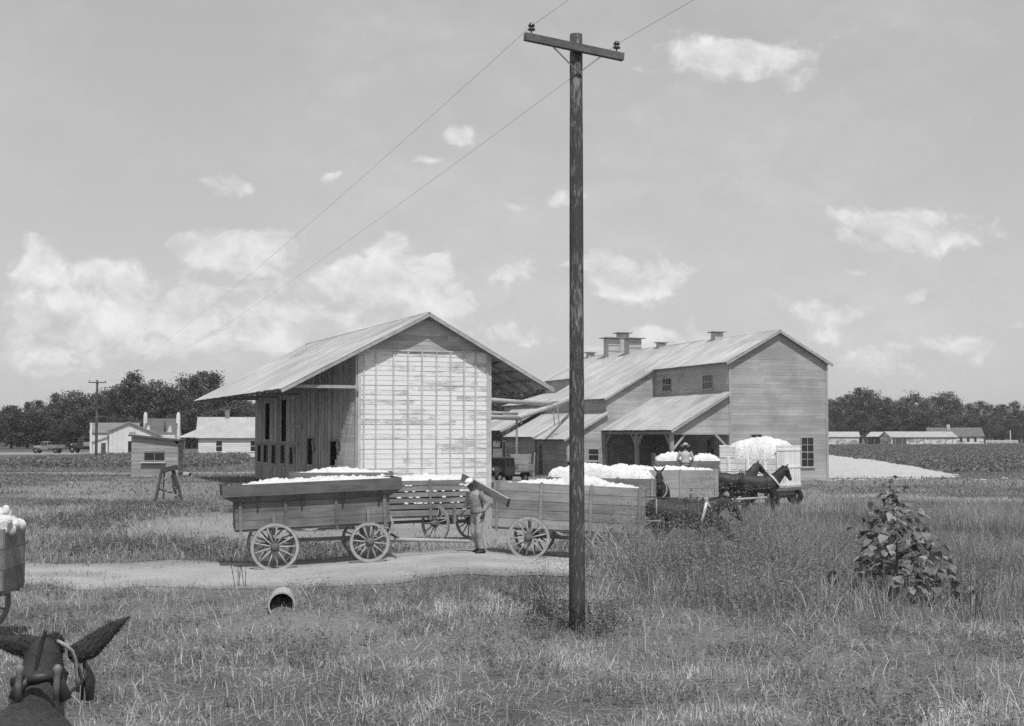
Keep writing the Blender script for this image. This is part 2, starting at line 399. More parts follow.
def make_world():
    w = bpy.data.worlds.new('World'); S.world = w; w.use_nodes = True; nt = w.node_tree; nt.nodes.clear()
    sky = N(nt, 'ShaderNodeTexSky'); sky.sky_type = 'NISHITA'; sky.sun_disc = False
    sky.sun_elevation = SUN_EL; sky.sun_rotation = math.atan2(sdir.x, sdir.y)
    sky.air_density = 1.0; sky.dust_density = .6; sky.ozone_density = 1.0
    sp = N(nt, 'ShaderNodeSeparateColor'); nt.links.new(sky.outputs[0], sp.inputs[0])
    # blue-sensitive film: the sky's red, green and blue seen as one grey
    g = mth(nt, 'ADD', mth(nt, 'MULTIPLY', sp.outputs[0], SKY_W[0]), mth(nt, 'ADD', mth(nt, 'MULTIPLY', sp.outputs[1], SKY_W[1]), mth(nt, 'MULTIPLY', sp.outputs[2], SKY_W[2])))
    g = mth(nt, 'MULTIPLY', mth(nt, 'POWER', g, SKY_G), SKY_K)      # the film's shoulder evens out zenith and horizon
    # clouds: heaps of cumulus placed by their bearing and height
    tc = N(nt, 'ShaderNodeTexCoord'); xyz = N(nt, 'ShaderNodeSeparateXYZ'); nt.links.new(tc.outputs['Generated'], xyz.inputs[0])
    ay = mth(nt, 'MAXIMUM', mth(nt, 'ABSOLUTE', xyz.outputs[1]), .05)
    u = mth(nt, 'DIVIDE', xyz.outputs[0], ay); v = mth(nt, 'DIVIDE', xyz.outputs[2], ay)
    cb = N(nt, 'ShaderNodeCombineXYZ'); nt.links.new(u, cb.inputs[0]); nt.links.new(v, cb.inputs[1])
    def nz(sc, det, rough, off=0.0, dist=0.0):
        mp = N(nt, 'ShaderNodeMapping'); mp.inputs['Scale'].default_value = (sc, sc * 1.35, sc); mp.inputs['Location'].default_value = (off, off * .7, off)
        nt.links.new(cb.outputs[0], mp.inputs[0]); t = N(nt, 'ShaderNodeTexNoise', i_Scale=1.0, i_Detail=det, i_Roughness=rough, i_Distortion=dist)
        nt.links.new(mp.outputs[0], t.inputs['Vector']); return t
    wn = nz(14, 3, .55, 3.1)
    wv = N(nt, 'ShaderNodeVectorMath', operation='MULTIPLY_ADD'); nt.links.new(wn.outputs['Color'], wv.inputs[0])
    wv.inputs[1].default_value = (.055, .04, 0); nt.links.new(cb.outputs[0], wv.inputs[2])
    sub = N(nt, 'ShaderNodeVectorMath', operation='SUBTRACT'); nt.links.new(wv.outputs[0], sub.inputs[0]); sub.inputs[1].default_value = (.0275, .02, 0)
    P = sub.outputs[0]
    def warp(px, py):
        d = ray(px, py); return d.x / d.y, d.z / d.y
    tot = None
    for (px, py, rx, ry, s) in CLOUDS:
        cu, cv = warp(px, py)
        a = N(nt, 'ShaderNodeVectorMath', operation='SUBTRACT'); nt.links.new(P, a.inputs[0]); a.inputs[1].default_value = (cu, cv, 0)
        b = N(nt, 'ShaderNodeVectorMath', operation='MULTIPLY'); nt.links.new(a.outputs[0], b.inputs[0]); b.inputs[1].default_value = (F / rx / 1.02, F / ry / 1.02, 0)
        c = N(nt, 'ShaderNodeVectorMath', operation='DOT_PRODUCT'); nt.links.new(b.outputs[0], c.inputs[0]); nt.links.new(b.outputs[0], c.inputs[1])
        e = mth(nt, 'MULTIPLY', mth(nt, 'POWER', 2.71828, mth(nt, 'MULTIPLY', c.outputs['Value'], -1)), s)
        tot = e if tot is None else mth(nt, 'MAXIMUM', mth(nt, 'ADD', mth(nt, 'MULTIPLY', e, .45), tot), e)
    def billow(shift):
        mp = N(nt, 'ShaderNodeMapping'); mp.inputs['Scale'].default_value = (26, 34, 26); mp.inputs['Location'].default_value = (1.7, 1.2 + shift * 34, 1.7)
        nt.links.new(P, mp.inputs[0]); t = N(nt, 'ShaderNodeTexNoise', i_Scale=1.0, i_Detail=7, i_Roughness=.60); nt.links.new(mp.outputs[0], t.inputs['Vector'])
        return t.outputs['Fac']
    fb = billow(0); fb2 = billow(.011)
    d = mth(nt, 'ADD', tot, mth(nt, 'MULTIPLY_ADD', fb, 1.5, -.72))
    mr = N(nt, 'ShaderNodeMapRange', interpolation_type='SMOOTHSTEP'); nt.links.new(d, mr.inputs[0]); mr.inputs[1].default_value = .22; mr.inputs[2].default_value = .66
    dens = mr.outputs[0]
    # thin high veil low in the sky
    veil = nz(5, 4, .6, 8.3).outputs['Fac']
    shade = nz(22, 4, .6, 1.2).outputs['Fac']
    cl = mth(nt, 'ADD', mth(nt, 'MULTIPLY_ADD', shade, .44, CLOUD_L - .22), mth(nt, 'MULTIPLY', mth(nt, 'SUBTRACT', fb, fb2), .75))
    bright = mth(nt, 'MULTIPLY', cl, 1 / SKY_S)
    amt = mth(nt, 'MULTIPLY', dens, .80)
    thin = mth(nt, 'MULTIPLY', mth(nt, 'SUBTRACT', veil, .42, clamp=True), .8)
    amt2 = mth(nt, 'MAXIMUM', amt, mth(nt, 'MULTIPLY', thin, 1.0))
    mx = N(nt, 'ShaderNodeMix'); nt.links.new(amt2, mx.inputs[0]); nt.links.new(g, mx.inputs[2]); nt.links.new(bright, mx.inputs[3])
    c3 = N(nt, 'ShaderNodeCombineColor')
    for i in range(3): nt.links.new(mx.outputs[0], c3.inputs[i])
    bg = N(nt, 'ShaderNodeBackground'); bg.inputs[1].default_value = SKY_S; nt.links.new(c3.outputs[0], bg.inputs[0])
    o = N(nt, 'ShaderNodeOutputWorld'); nt.links.new(bg.outputs[0], o.inputs[0])
    w.cycles.sampling_method = 'MANUAL'; w.cycles.sample_map_resolution = 256
make_world()

# ------------------------------------------------------------------ ground
def yard_mask(x, y):
    """bare trodden earth: 1 in the gin yard and lane, 0 in the grass"""
    e = (fbm(x * .18 + 9, y * .18, 4) - .5)
    yard = sstep(-.1, .25, 1 - np.hypot((x + 1.5) / 13, (y - 50) / 15) + e * .9)
    yard2 = sstep(-.1, .3, 1 - np.hypot((x - 4) / 14, (y - 80) / 26) + e * .9) * .9
    yard3 = sstep(-.1, .4, 1 - np.hypot((x + 20) / 14, (y - 84) / 20) + e * 1.4) * .55
    lane = sstep(0, 1, 1.3 - np.abs(y - 117 - 4 * e * 3) / 4.0) * sstep(-4, -14, x) * .9
    lot = sstep(-.1, .3, 1 - np.hypot((x + 86) / 20, (y - 244) / 22)) * .9
    path = sstep(-.1, .3, 1 - np.hypot((x - 28) / 22, (y - 96) / 8) + e * .8) * .45
    return np.clip(np.maximum.reduce([yard, yard2, yard3, lane, lot, path]), 0, 1)
def ground_tone(x, y):
    g = .14 + .16 * (fbm(x * .22, y * .22, 4) - .5) + .08 * (fbm(x * 1.3, y * 1.3, 3) - .5)
    g = np.where(y > 105, g * .82, g)
    d = .27 + .10 * (fbm(x * .5 + 4, y * .5, 4) - .5)
    m = yard_mask(x, y)
    t = g * (1 - m) + d * m
    fld = sstep(18, 24, x - .0 * y) * sstep(112, 122, y)
    return t * (1 - fld) + .10 * fld
def grid_mesh(name, xs, ys, zoff=0.0, tone=None, hf=height):
    X, Y = np.meshgrid(xs, ys); Z = hf(X, Y) + zoff; nx, ny = len(xs), len(ys)
    V = np.stack([X.ravel(), Y.ravel(), Z.ravel()], 1)
    i = np.arange(nx - 1)[None, :] + nx * np.arange(ny - 1)[:, None]; i = i.ravel()
    Fc = np.stack([i, i + 1, i + 1 + nx, i + nx], 1)
    me = fast_mesh(name, V, Fc.ravel(), np.full(len(Fc), 4), np.zeros(len(Fc)), True)
    if tone is not None:
        a = me.attributes.new('albedo', 'FLOAT', 'POINT'); a.data.foreach_set('value', tone(X, Y).ravel().astype(np.float32))
    return me
def ground_mat(name, k=1.0):
    m = bpy.data.materials.new(name); nt = nodes_of(m)
    a = N(nt, 'ShaderNodeAttribute', attribute_name='albedo')
    n1 = noise(nt, (1.2, 1.2, 1.2), 8, .7); n2 = noise(nt, (9, 9, 9), 6, .7)
    v = mth(nt, 'MULTIPLY', a.outputs['Fac'], mth(nt, 'MULTIPLY', mth(nt, 'MULTIPLY_ADD', n1, .5, .75 * k), mth(nt, 'MULTIPLY_ADD', n2, .8, .6)))
    finish(m, nt, v, .95, .05, n2, .04); return m
xs = np.concatenate([-np.geomspace(1800, 62, 40), np.arange(-60, 60.1, .5), np.geomspace(62, 1800, 40)])
ys = np.concatenate([np.linspace(-40, 8, 14), np.arange(9, 70, .5), np.arange(70, 140, 1.0), np.geomspace(141, 3500, 70)])
g = link_mesh('ground', grid_mesh('ground', xs, ys, 0, ground_tone), ground_mat('trodden earth and thin grass')); tag(g, kind='structure')

def road_edges(x):
    a = 29.7 + .35 * np.sin(x * .31) + 2.0 * (fbm(x * .8 + 40, x * 0 + 3, 4) - .5) + np.where(x > -4, (x + 4) * .30, 0)
    b = 35.2 + .3 * np.sin(x * .23 + 1) + 2.2 * (fbm(x * .8 + 80, x * 0 + 9, 4) - .5) + np.where(x > -8, np.minimum((x + 8) * .25, 3), 0)
    return a, b
def make_road():
    X = np.arange(-70, 14.1, .3); a, b = road_edges(X); n = 14; V = []; T = []
    for k in range(n + 1):
        y = a + (b - a) * k / n; V.append(np.stack([X, y, height(X, y) + .012], 1))
        edge = 1 - np.abs(2 * k / n - 1)
        ruts = .05 * np.exp(-((k / n - .3) / .09) ** 2) + .05 * np.exp(-((k / n - .68) / .09) ** 2)
        T.append(.33 - .13 * (1 - min(1, edge * 3)) + ruts + .22 * (fbm(X * .7, y * 1.1, 4) - .5))
    V = np.concatenate(V); T = np.concatenate(T); nx = len(X)
    i = (np.arange(nx - 1)[None, :] + nx * np.arange(n)[:, None]).ravel(); Fc = np.stack([i, i + 1, i + 1 + nx, i + nx], 1)
    me = fast_mesh('dirt_road', V, Fc.ravel(), np.full(len(Fc), 4), np.zeros(len(Fc)), True)
    at_ = me.attributes.new('albedo', 'FLOAT', 'POINT'); at_.data.foreach_set('value', T.astype(np.float32)); return me
rd = link_mesh('dirt_road', make_road(), ground_mat('pale dust of the road')); tag(rd, kind='structure')

# ------------------------------------------------------------------ grass and weeds
def blades(x, y, h, w, tone, lean=.5, flat=0.0):
    n = len(x); z = height(x, y) - .01
    a = rng.uniform(0, 2 * np.pi, n); la = rng.uniform(0, 2 * np.pi, n); ln = h * lean * rng.random(n) * 1.3
    dx, dy = np.cos(a) * w / 2, np.sin(a) * w / 2; lx, ly = np.cos(la) * ln, np.sin(la) * ln
    ln = np.minimum(ln, h * 1.25); hh = np.sqrt(np.maximum(h * h - ln * ln * .62, (.16 * h) ** 2))
    V = np.empty((n, 5, 3))
    V[:, 0] = np.stack([x - dx, y - dy, z], 1); V[:, 1] = np.stack([x + dx, y + dy, z], 1)
    V[:, 2] = np.stack([x + dx * .8 + lx * .35, y + dy * .8 + ly * .35, z + hh * .55], 1)
    V[:, 3] = np.stack([x - dx * .8 + lx * .35, y - dy * .8 + ly * .35, z + hh * .55], 1)
    V[:, 4] = np.stack([x + lx, y + ly, z + hh], 1)
    b = np.arange(n) * 5
    Fc = np.stack([b, b + 1, b + 2, b + 3, b + 3, b + 2, b + 4], 1)
    return V.reshape(-1, 3), Fc.ravel(), np.tile([4, 3], n), np.repeat(tone, 2)
def join(parts):
    V = []; Fc = []; Nn = []; T = []; o = 0
    for v, f, n, t in parts:
        V.append(v); Fc.append(f + o); Nn.append(n); T.append(t); o += len(v)
    return np.concatenate(V), np.concatenate(Fc), np.concatenate(Nn), np.concatenate(T)
def scatter(n, y0, y1, pad=2.5, bias=0):
    """points over the view's wedge of ground, a little wider than the frame"""
    y = np.sqrt(rng.uniform(y0 * y0, y1 * y1, n)); x = (rng.random(n) * 2 - 1) * (y * .385 + pad); return x, y
def on_road(x, y, m=0.0):
    a, b = road_edges(x); return (y > a + m) & (y < b - m) & (x < 13)
def grass():
    P = []
    # near bank: dense, dry, tangled
    x, y = scatter(330000, 12.5, 31.5)
    dens = .35 + .9 * fbm(x * .6, y * .6, 4)
    bare = sstep(.52, .62, fbm(x * .28 + 50, y * .5 + 20, 3)) * .6
    ok = (rng.random(len(x)) < dens - bare * .5) & ~on_road(x, y, 1.5 * rng.random(len(x)) ** 2.2); x, y = x[ok], y[ok]
    big = fbm(x * .4 + 7, y * .4 + 3, 3)
    t = np.clip(np.where(rng.random(len(x)) < .60, .06 + .36 * rng.random(len(x)), .40 + .5 * rng.random(len(x))) + 1.9 * (big - .5) + 1.1 * (fbm(x * 2.2, y * 2.2 + 5, 3) - .5), 0, 1)
    h = (.06 + .20 * rng.random(len(x))) * np.clip((big - .30) * 2.6, .25, 1.5) * np.clip((fbm(x * 1.5 + 3, y * 1.5, 3) - .28) * 3.2, .35, 1.6); tall = rng.random(len(x)) < .02; h[tall] *= 2.2
    h *= 1 - .5 * sstep(28, 30, y)
    P.append(blades(x, y, h, .007 + .012 * rng.random(len(x)), t, 1.9))
    # tufts left on the crown and the edges of the road
    x, y = scatter(60000, 28, 38); cl = fbm(x * .9 + 21, y * 1.4 + 4, 4); ra, rb = road_edges(x); mid = np.exp(-(((y - (ra + rb) / 2) / .55) ** 2))
    ok = on_road(x, y) & (rng.random(len(x)) < sstep(.50, .66, cl) * (.30 + .5 * mid)) & (x < -8.5); x, y = x[ok], y[ok]
    P.append(blades(x, y, .05 + .12 * rng.random(len(x)), .010 + .01 * rng.random(len(x)), .1 + .6 * rng.random(len(x)), 1.6))
    # bent straws lying on top
    x, y = scatter(42000, 13, 31); ok = ~on_road(x, y, 0); x, y = x[ok], y[ok]
    P.append(blades(x, y, .12 + .22 * rng.random(len(x)), .006 + .009 * rng.random(len(x)), .30 + .55 * rng.random(len(x)), 2.4))
    # beyond the road
    x, y = scatter(230000, 33, 75)
    m = yard_mask(x, y); dens = (.25 + .9 * fbm(x * .3, y * .3, 4)) * (1 - .93 * m)
    ok = (rng.random(len(x)) < dens) & ~on_road(x, y, 1.4 * rng.random(len(x)) ** 2.2); x, y = x[ok], y[ok]
    big = fbm(x * .25 + 7, y * .25 + 3, 3)
    P.append(blades(x, y, (.05 + .17 * rng.random(len(x))) * (.4 + 1.2 * big), .014 + .018 * rng.random(len(x)), np.clip(.05 + .50 * rng.random(len(x)) + 1.1 * (big - .5), 0, 1), 1.0))
    x, y = scatter(26000, 34, 62); ok = (yard_mask(x, y) < .5) & ~on_road(x, y, .8 * rng.random(len(x))); x, y = x[ok], y[ok]
    P.append(blades(x, y, .12 + .24 * rng.random(len(x)), .010 + .014 * rng.random(len(x)), .45 + .5 * rng.random(len(x)), 2.0))
    x, y = scatter(150000, 75, 200, 6)
    m = yard_mask(x, y); ok = (rng.random(len(x)) < (.3 + .8 * fbm(x * .12, y * .12, 4)) * (1 - .95 * m)) & ~((x > 20) & (y > 116)); x, y = x[ok], y[ok]
    P.append(blades(x, y, (.06 + .16 * rng.random(len(x))), .05 + .06 * rng.random(len(x)), .05 + .40 * rng.random(len(x)), .7))
    # long grass on the right, round the weeds
    x, y = scatter(120000, 24, 62); x = np.abs(x); cl = fbm(x * .4 + 61, y * .4 + 8, 4)
    zone = sstep(1.6, 4.5, x + (cl - .5) * 4) * sstep(23, 28.5, y + (cl - .5) * 9 + np.maximum(0, x - 6) * .2) * (1 - sstep(44, 60, y - np.maximum(0, x - 6) * .6))
    ok = rng.random(len(x)) < zone * (.25 + .9 * cl); x, y, cl = x[ok], y[ok], cl[ok]
    P.append(blades(x, y, (.22 + .5 * rng.random(len(x))) * (.4 + 1.1 * cl) * (1 + 1.0 * sstep(1.6, 2.2, x) * (1 - sstep(6.5, 8, x)) * sstep(29, 31, y) * (1 - sstep(35, 36, y))), .008 + .014 * rng.random(len(x)), np.clip(.05 + .5 * rng.random(len(x)) ** 1.5 + .8 * (cl - .5), 0, 1), .8))
    V, Fc, n, t = join(P)
    tag(link_mesh('dry_grass', fast_mesh('dry_grass', V, Fc, n, t), M['grass']), kind='stuff')
grass()

def weed_cloud(name, x, y, h, leaf, nleaf, mat, tone0, tone1, spread=.12, taper=.6, flower=0.0):
    """many stalks with small leaves along them, as one mesh"""
    n = len(x); z = height(x, y); lean = rng.normal(0, .12, (n, 2)) * h[:, None]
    vs, fs, ns, ts = blades(x, y, h, np.full(n, leaf * .16), np.full(n, tone0), .25)
    k = nleaf; f = rng.random((n, k)) ** .8 * .92 + .08
    cx = x[:, None] + lean[:, 0:1] * f + rng.normal(0, 1, (n, k)) * spread * h[:, None] * (1.15 - taper * f)
    cy = y[:, None] + lean[:, 1:2] * f + rng.normal(0, 1, (n, k)) * spread * h[:, None] * (1.15 - taper * f)
    cz = z[:, None] + h[:, None] * f
    C = np.stack([cx.ravel(), cy.ravel(), cz.ravel()], 1); m = len(C)
    sz = leaf * (.5 + rng.random(m)) * (1.2 - .6 * f.ravel())
    d = rng.normal(0, 1, (m, 3)); d[:, 2] *= .6; d /= np.linalg.norm(d, axis=1)[:, None]
    e = np.cross(d, rng.normal(0, 1, (m, 3))); e /= np.linalg.norm(e, axis=1)[:, None]
    d *= sz[:, None]; e *= sz[:, None] * .42
    V = np.empty((m, 4, 3)); V[:, 0] = C - d; V[:, 1] = C + e; V[:, 2] = C + d; V[:, 3] = C - e
    t = tone0 + (tone1 - tone0) * rng.random(m)
    if flower: t = np.where(rng.random(m) < flower, 1.0, t)
    b = np.arange(m) * 4; Fc = np.stack([b, b + 1, b + 2, b + 3], 1).ravel()
    V, Fc, nn, t = join([(vs, fs, ns, ts), (V.reshape(-1, 3), Fc, np.full(m, 4), t)])
    return link_mesh(name, fast_mesh(name, V, Fc, nn, t), mat)
def weeds():
    # rank weeds in front of the mules and along the right
    x, y = scatter(34000, 24, 62)
    cl = np.clip((fbm(x * .55 + 3, y * .55 + 8, 4) - .5) * 1.5 + .5, 0, 1)
    a, b = road_edges(x)
    zone = sstep(1.2, 2.4, x + (cl - .5) * 3) * sstep(24.5, 29, y + (cl - .5) * 8 + np.maximum(0, x - 6) * .15) * (1 - sstep(40, 60, y - np.maximum(0, x - 6) * .6))
    front = sstep(1.5, 2.0, x) * (1 - sstep(7.5, 9, x)) * sstep(29, 30.5, y) * (1 - sstep(34.6, 35.3, y))
    ok = rng.random(len(x)) < np.maximum(zone * sstep(.36, .60, cl + .12), front * .75) ; x, y, cl = x[ok], y[ok], cl[ok]
    px = x / y * F + 512
    h = (.35 + .8 * rng.random(len(x)) ** 1.3) * (.5 + 1.0 * cl) * (1 + 1.15 * sstep(585, 610, px) * (1 - sstep(760, 800, px)) * sstep(28.5, 31, y) * (1 - sstep(35.2, 36, y))) * (1 - .45 * sstep(800, 860, px)) * (1 - .7 * sstep(34, 40, y))
    o = weed_cloud('tall_weeds', x, y, h, .034, 22, M['leaf_weed'], .12, .80, .11, .6, .03); tag(o, kind='stuff')
    x, y = scatter(14000, 14, 30); cl = fbm(x * .7 + 13, y * .7 + 2, 4); ok = (rng.random(len(x)) < sstep(.50, .66, cl)) & ~on_road(x, y); x, y = x[ok], y[ok]
    o = weed_cloud('low_weeds', x, y, .10 + .32 * rng.random(len(x)) ** 2, .022, 16, M['leaf_weed'], .05, .6, .25, .4); tag(o, kind='stuff')
    x, y = scatter(12000, 36.5, 66); x = -np.abs(x); cl = fbm(x * .25 + 13, y * .25 + 2, 4); ok = (rng.random(len(x)) < sstep(.5, .62, cl) * (1 - yard_mask(x, y))) & (y > 36.5); x, y = x[ok], y[ok]
    o = weed_cloud('bank_weeds', x, y, .1 + .22 * rng.random(len(x)), .045, 12, M['leaf_weed'], .0, .5, .25, .4); tag(o, kind='stuff')
    # crop in the field on the right, and the garden rows by the white house
    n = 30000; y = np.sqrt(rng.uniform(118 ** 2, 420 ** 2, n)); x = rng.random(n) * (y * .40) + 20; row = np.round(x / 1.0) * 1.0 + rng.normal(0, .16, n); ok = rng.random(n) < 130 / y + .1
    o = weed_cloud('field_crop', row[ok], y[ok], .35 + .35 * rng.random(ok.sum()), .22, 7, M['crop'], .15, .8, .35, .2); tag(o, kind='stuff')
    n = 3200; y = rng.uniform(136, 198, n); x = rng.uniform(-58, -30, n); ok = x < -.19 * y - .5
    o = weed_cloud('garden_rows', x[ok], np.round(y[ok] / 1.5) * 1.5, .5 + .4 * rng.random(ok.sum()), .22, 8, M['crop'], .15, .9, .35, .2); tag(o, kind='stuff')
weeds()

# ------------------------------------------------------------------ trees
def tree_proto(kind, label, H, W, nclump, nleaf, leafsize, mat, seed):
    r = np.random.default_rng(seed); rr = random.Random(seed)
    root = thing(kind, label, 'tree'); mb = MB(); top = H * .8
    pts = [Vector((rr.gauss(0, .06) * H * k / 8, rr.gauss(0, .06) * H * k / 8, top * k / 7)) * 1.0 for k in range(8)]
    for p in pts: p.x *= .35; p.y *= .35
    mb.loft(pts, [H * .022 * (1.15 - k / 7.6) + .03 for k in range(8)], 7)
    C = []
    for i in range(nclump):
        f = (i + rr.random()) / nclump; z = H * (.16 + .84 * f)
        env = W / 2 * (math.sin(math.pi * min(1, (f * .80 + .16))) ** .65) * (1 if kind != 'pine_tree' else 1.15 * (1.05 - f))
        a = rr.random() * 2 * math.pi; q = env * (.35 + .65 * math.sqrt(rr.random())) * (.8 + .35 * rr.random())
        c = Vector((math.cos(a) * q, math.sin(a) * q, z)); C.append(c)
        k = min(7, max(1, int((z - q * .5) / top * 7))); b = pts[k]
        if i % 2 == 0: mb.loft([b, b.lerp(c, .55) + Vector((0, 0, .1 * q)), c], [H * .008, H * .005, .02], 5)
    C = np.array([tuple(c) for c in C]); cs = W * .092 * (.6 + .8 * r.random(len(C)))
    P = np.repeat(C, nleaf, 0) + np.clip(r.normal(0, 1, (len(C) * nleaf, 3)), -1.75, 1.75) * np.repeat(cs, nleaf)[:, None] * np.array([1, 1, .75])
    m = len(P); n = r.normal(0, 1, (m, 3)); n[:, 2] = np.abs(n[:, 2]) + .5; n /= np.linalg.norm(n, axis=1)[:, None]
    e = np.cross(n, r.normal(0, 1, (m, 3))); e /= np.linalg.norm(e, axis=1)[:, None]; d = np.cross(n, e)
    s = leafsize * (.5 + r.random(m)); e *= s[:, None]; d *= (s * .75)[:, None]
    V = np.empty((m, 4, 3)); V[:, 0] = P - e; V[:, 1] = P - d; V[:, 2] = P + e; V[:, 3] = P + d
    ct = np.repeat(r.random(len(C)), nleaf); t = np.clip(.65 * ct + .35 * r.random(m), 0, 1)
    b = np.arange(m) * 4
    me = fast_mesh('crown', V.reshape(-1, 3), np.stack([b, b + 1, b + 2, b + 3], 1).ravel(), np.full(m, 4), t)
    mb.build('trunk', M['bark'], root); link_mesh('crown', me, mat, root); return root
def forest():
    pr = [tree_proto('broadleaf_tree', 'x', 18, 9.5, 56, 110, .235, M['leaf_far'], 1), tree_proto('broadleaf_tree', 'x', 16, 11, 60, 110, .235, M['leaf_far_light'], 2),
          tree_proto('broadleaf_tree', 'x', 20, 8.5, 56, 105, .235, M['leaf_far'], 3), tree_proto('pine_tree', 'x', 19, 7, 52, 100, .22, M['leaf_far'], 4),
          tree_proto('broadleaf_tree', 'x', 17, 10, 50, 112, .24, M['leaf_far_light'], 5), tree_proto('broadleaf_tree', 'x', 13, 10, 50, 105, .24, M['leaf_far'], 6)]
    Hs = [18, 16, 20, 19, 17, 13]; used = set()
    def put(k, X, Y, H, label, group, s=1.0):
        o = pr[k] if k not in used else copy_tree(pr[k]); used.add(k)
        sc = H / Hs[k]; o.location = (X, Y, -.2); o.rotation_euler = (0, 0, rnd.random() * 6.28); o.scale = (sc * s, sc * s, sc); tag(o, label, 'tree', group)
    LG = 'trees of the wood behind the white houses'; RG = 'trees of the wood beyond the dark field'
    # outline of the left wood: (pixel x, pixel y of the top)
    prof = [(-20, 418), (18, 414), (28, 402), (37, 401), (46, 408), (57, 394), (66, 405), (75, 393), (84, 397), (95, 396), (104, 391), (113, 389), (121, 387), (131, 373), (139, 384), (148, 388), (156, 383), (165, 390),
            (175, 388), (186, 378), (195, 376), (205, 373), (213, 374), (222, 392), (232, 396), (243, 402), (255, 404), (270, 405), (300, 404), (330, 402), (360, 400)]
    for i, (px, py) in enumerate(prof):
        Y = 345 + rnd.uniform(-15, 25); X = (px - 512) / F * Y; H = (CAMZ + (435 - py) / F * Y) * 1.0
        lab = {131: 'tallest pointed tree of the wood, right of the distant power pole', 205: 'tall two-headed tree rising just left of the barn eave', 57: 'tall tree near the left end of the wood, beyond the parked truck'}.get(px, 'dark broadleaf tree in the dense wood behind the white houses')
        k = {131: 2, 205: 0, 57: 2, 28: 3, 113: 3, 148: 3, 195: 3}.get(px, rnd.choice([0, 1, 4, 2, 5]))
        if pr[k].name.startswith('pine') and px not in (131, 205, 57): lab = 'narrow pine in the dense wood behind the white houses'
        put(k, X, Y, H, lab, LG)
    for i in range(26):                                             # second rank fills the wood
        px = -10 + i * 11 + rnd.uniform(-4, 4); Y = 385 + rnd.uniform(-15, 40); X = (px - 512) / F * Y
        put(rnd.choice([0, 1, 4, 5]), X, Y, CAMZ + (435 - 412 + rnd.uniform(-10, 8) + 12 * sstep(40, 120, px)) / F * Y, 'broadleaf tree deep in the wood behind the white houses', LG, 1.15)
    for i in range(20):                                             # low growth at the wood's edge
        px = 14 + i * 12.5 + rnd.uniform(-3, 3); Y = 326 + rnd.uniform(-4, 10); X = (px - 512) / F * Y
        put(5, X, Y, 6.5 + rnd.random() * 3.5, 'low bushy tree at the edge of the wood behind the white houses', LG, 1.2)
    for i in range(14):                                             # trees seen between the barn and the gin
        px = 470 + i * 10 + rnd.uniform(-3, 3); Y = 330 + rnd.uniform(-10, 30); X = (px - 512) / F * Y
        put(rnd.choice([0, 1, 4, 5]), X, Y, CAMZ + (435 - 387 + rnd.uniform(-4, 4)) / F * Y, 'broadleaf tree seen in the gap between the barn and the gin', 'trees in the gap between barn and gin', 1.15)
    prof = [(822, 402), (832, 400), (841, 398), (850, 395), (860, 389), (868, 393), (877, 400), (886, 398), (895, 402), (905, 398), (915, 394), (925, 400), (935, 398), (945, 394), (957, 400), (968, 404), (979, 402), (990, 405), (1001, 405), (1014, 402), (1030, 404)]
    for i, (px, py) in enumerate(prof):
        Y = 600 + rnd.uniform(-20, 35); X = (px - 512) / F * Y; H = CAMZ + (435 - py) / F * Y
        lab = {860: 'tallest round-topped tree of the far wood, nearest the gin', 945: 'broad tree above the dark farmhouse roof'}.get(px, 'dark broadleaf tree in the far wood beyond the field')
        k = {860: 0, 945: 1}.get(px, rnd.choice([0, 1, 2, 4, 2]))
        put(k, X, Y, H, lab, RG, 1.05)
    for i in range(30):
        px = 812 + i * 7.6 + rnd.uniform(-3, 3); Y = 575 + rnd.uniform(-8, 12) + 90 * (i % 2); X = (px - 512) / F * Y
        put(rnd.choice([5, 1, 4]), X, Y, (8 + rnd.random() * 6) * (1 + .25 * (i % 2)), 'lower tree filling the far wood beyond the field', RG, 1.25)
forest()

# ------------------------------------------------------------------ summer haze
def haze():
    m = bpy.data.materials.new('summer haze'); nt = nodes_of(m); v = N(nt, 'ShaderNodeVolumePrincipled'); v.inputs['Density'].default_value = HAZE; v.inputs['Color'].default_value = (.95, .95, .95, 1); v.inputs['Anisotropy'].default_value = .2
    o = N(nt, 'ShaderNodeOutputMaterial'); nt.links.new(v.outputs[0], o.inputs['Volume'])
    b = MB().box(-1900, 1900, -60, 3600, -1.6, 34).build('haze', m); tag(b, kind='stuff')
if HAZE: haze()
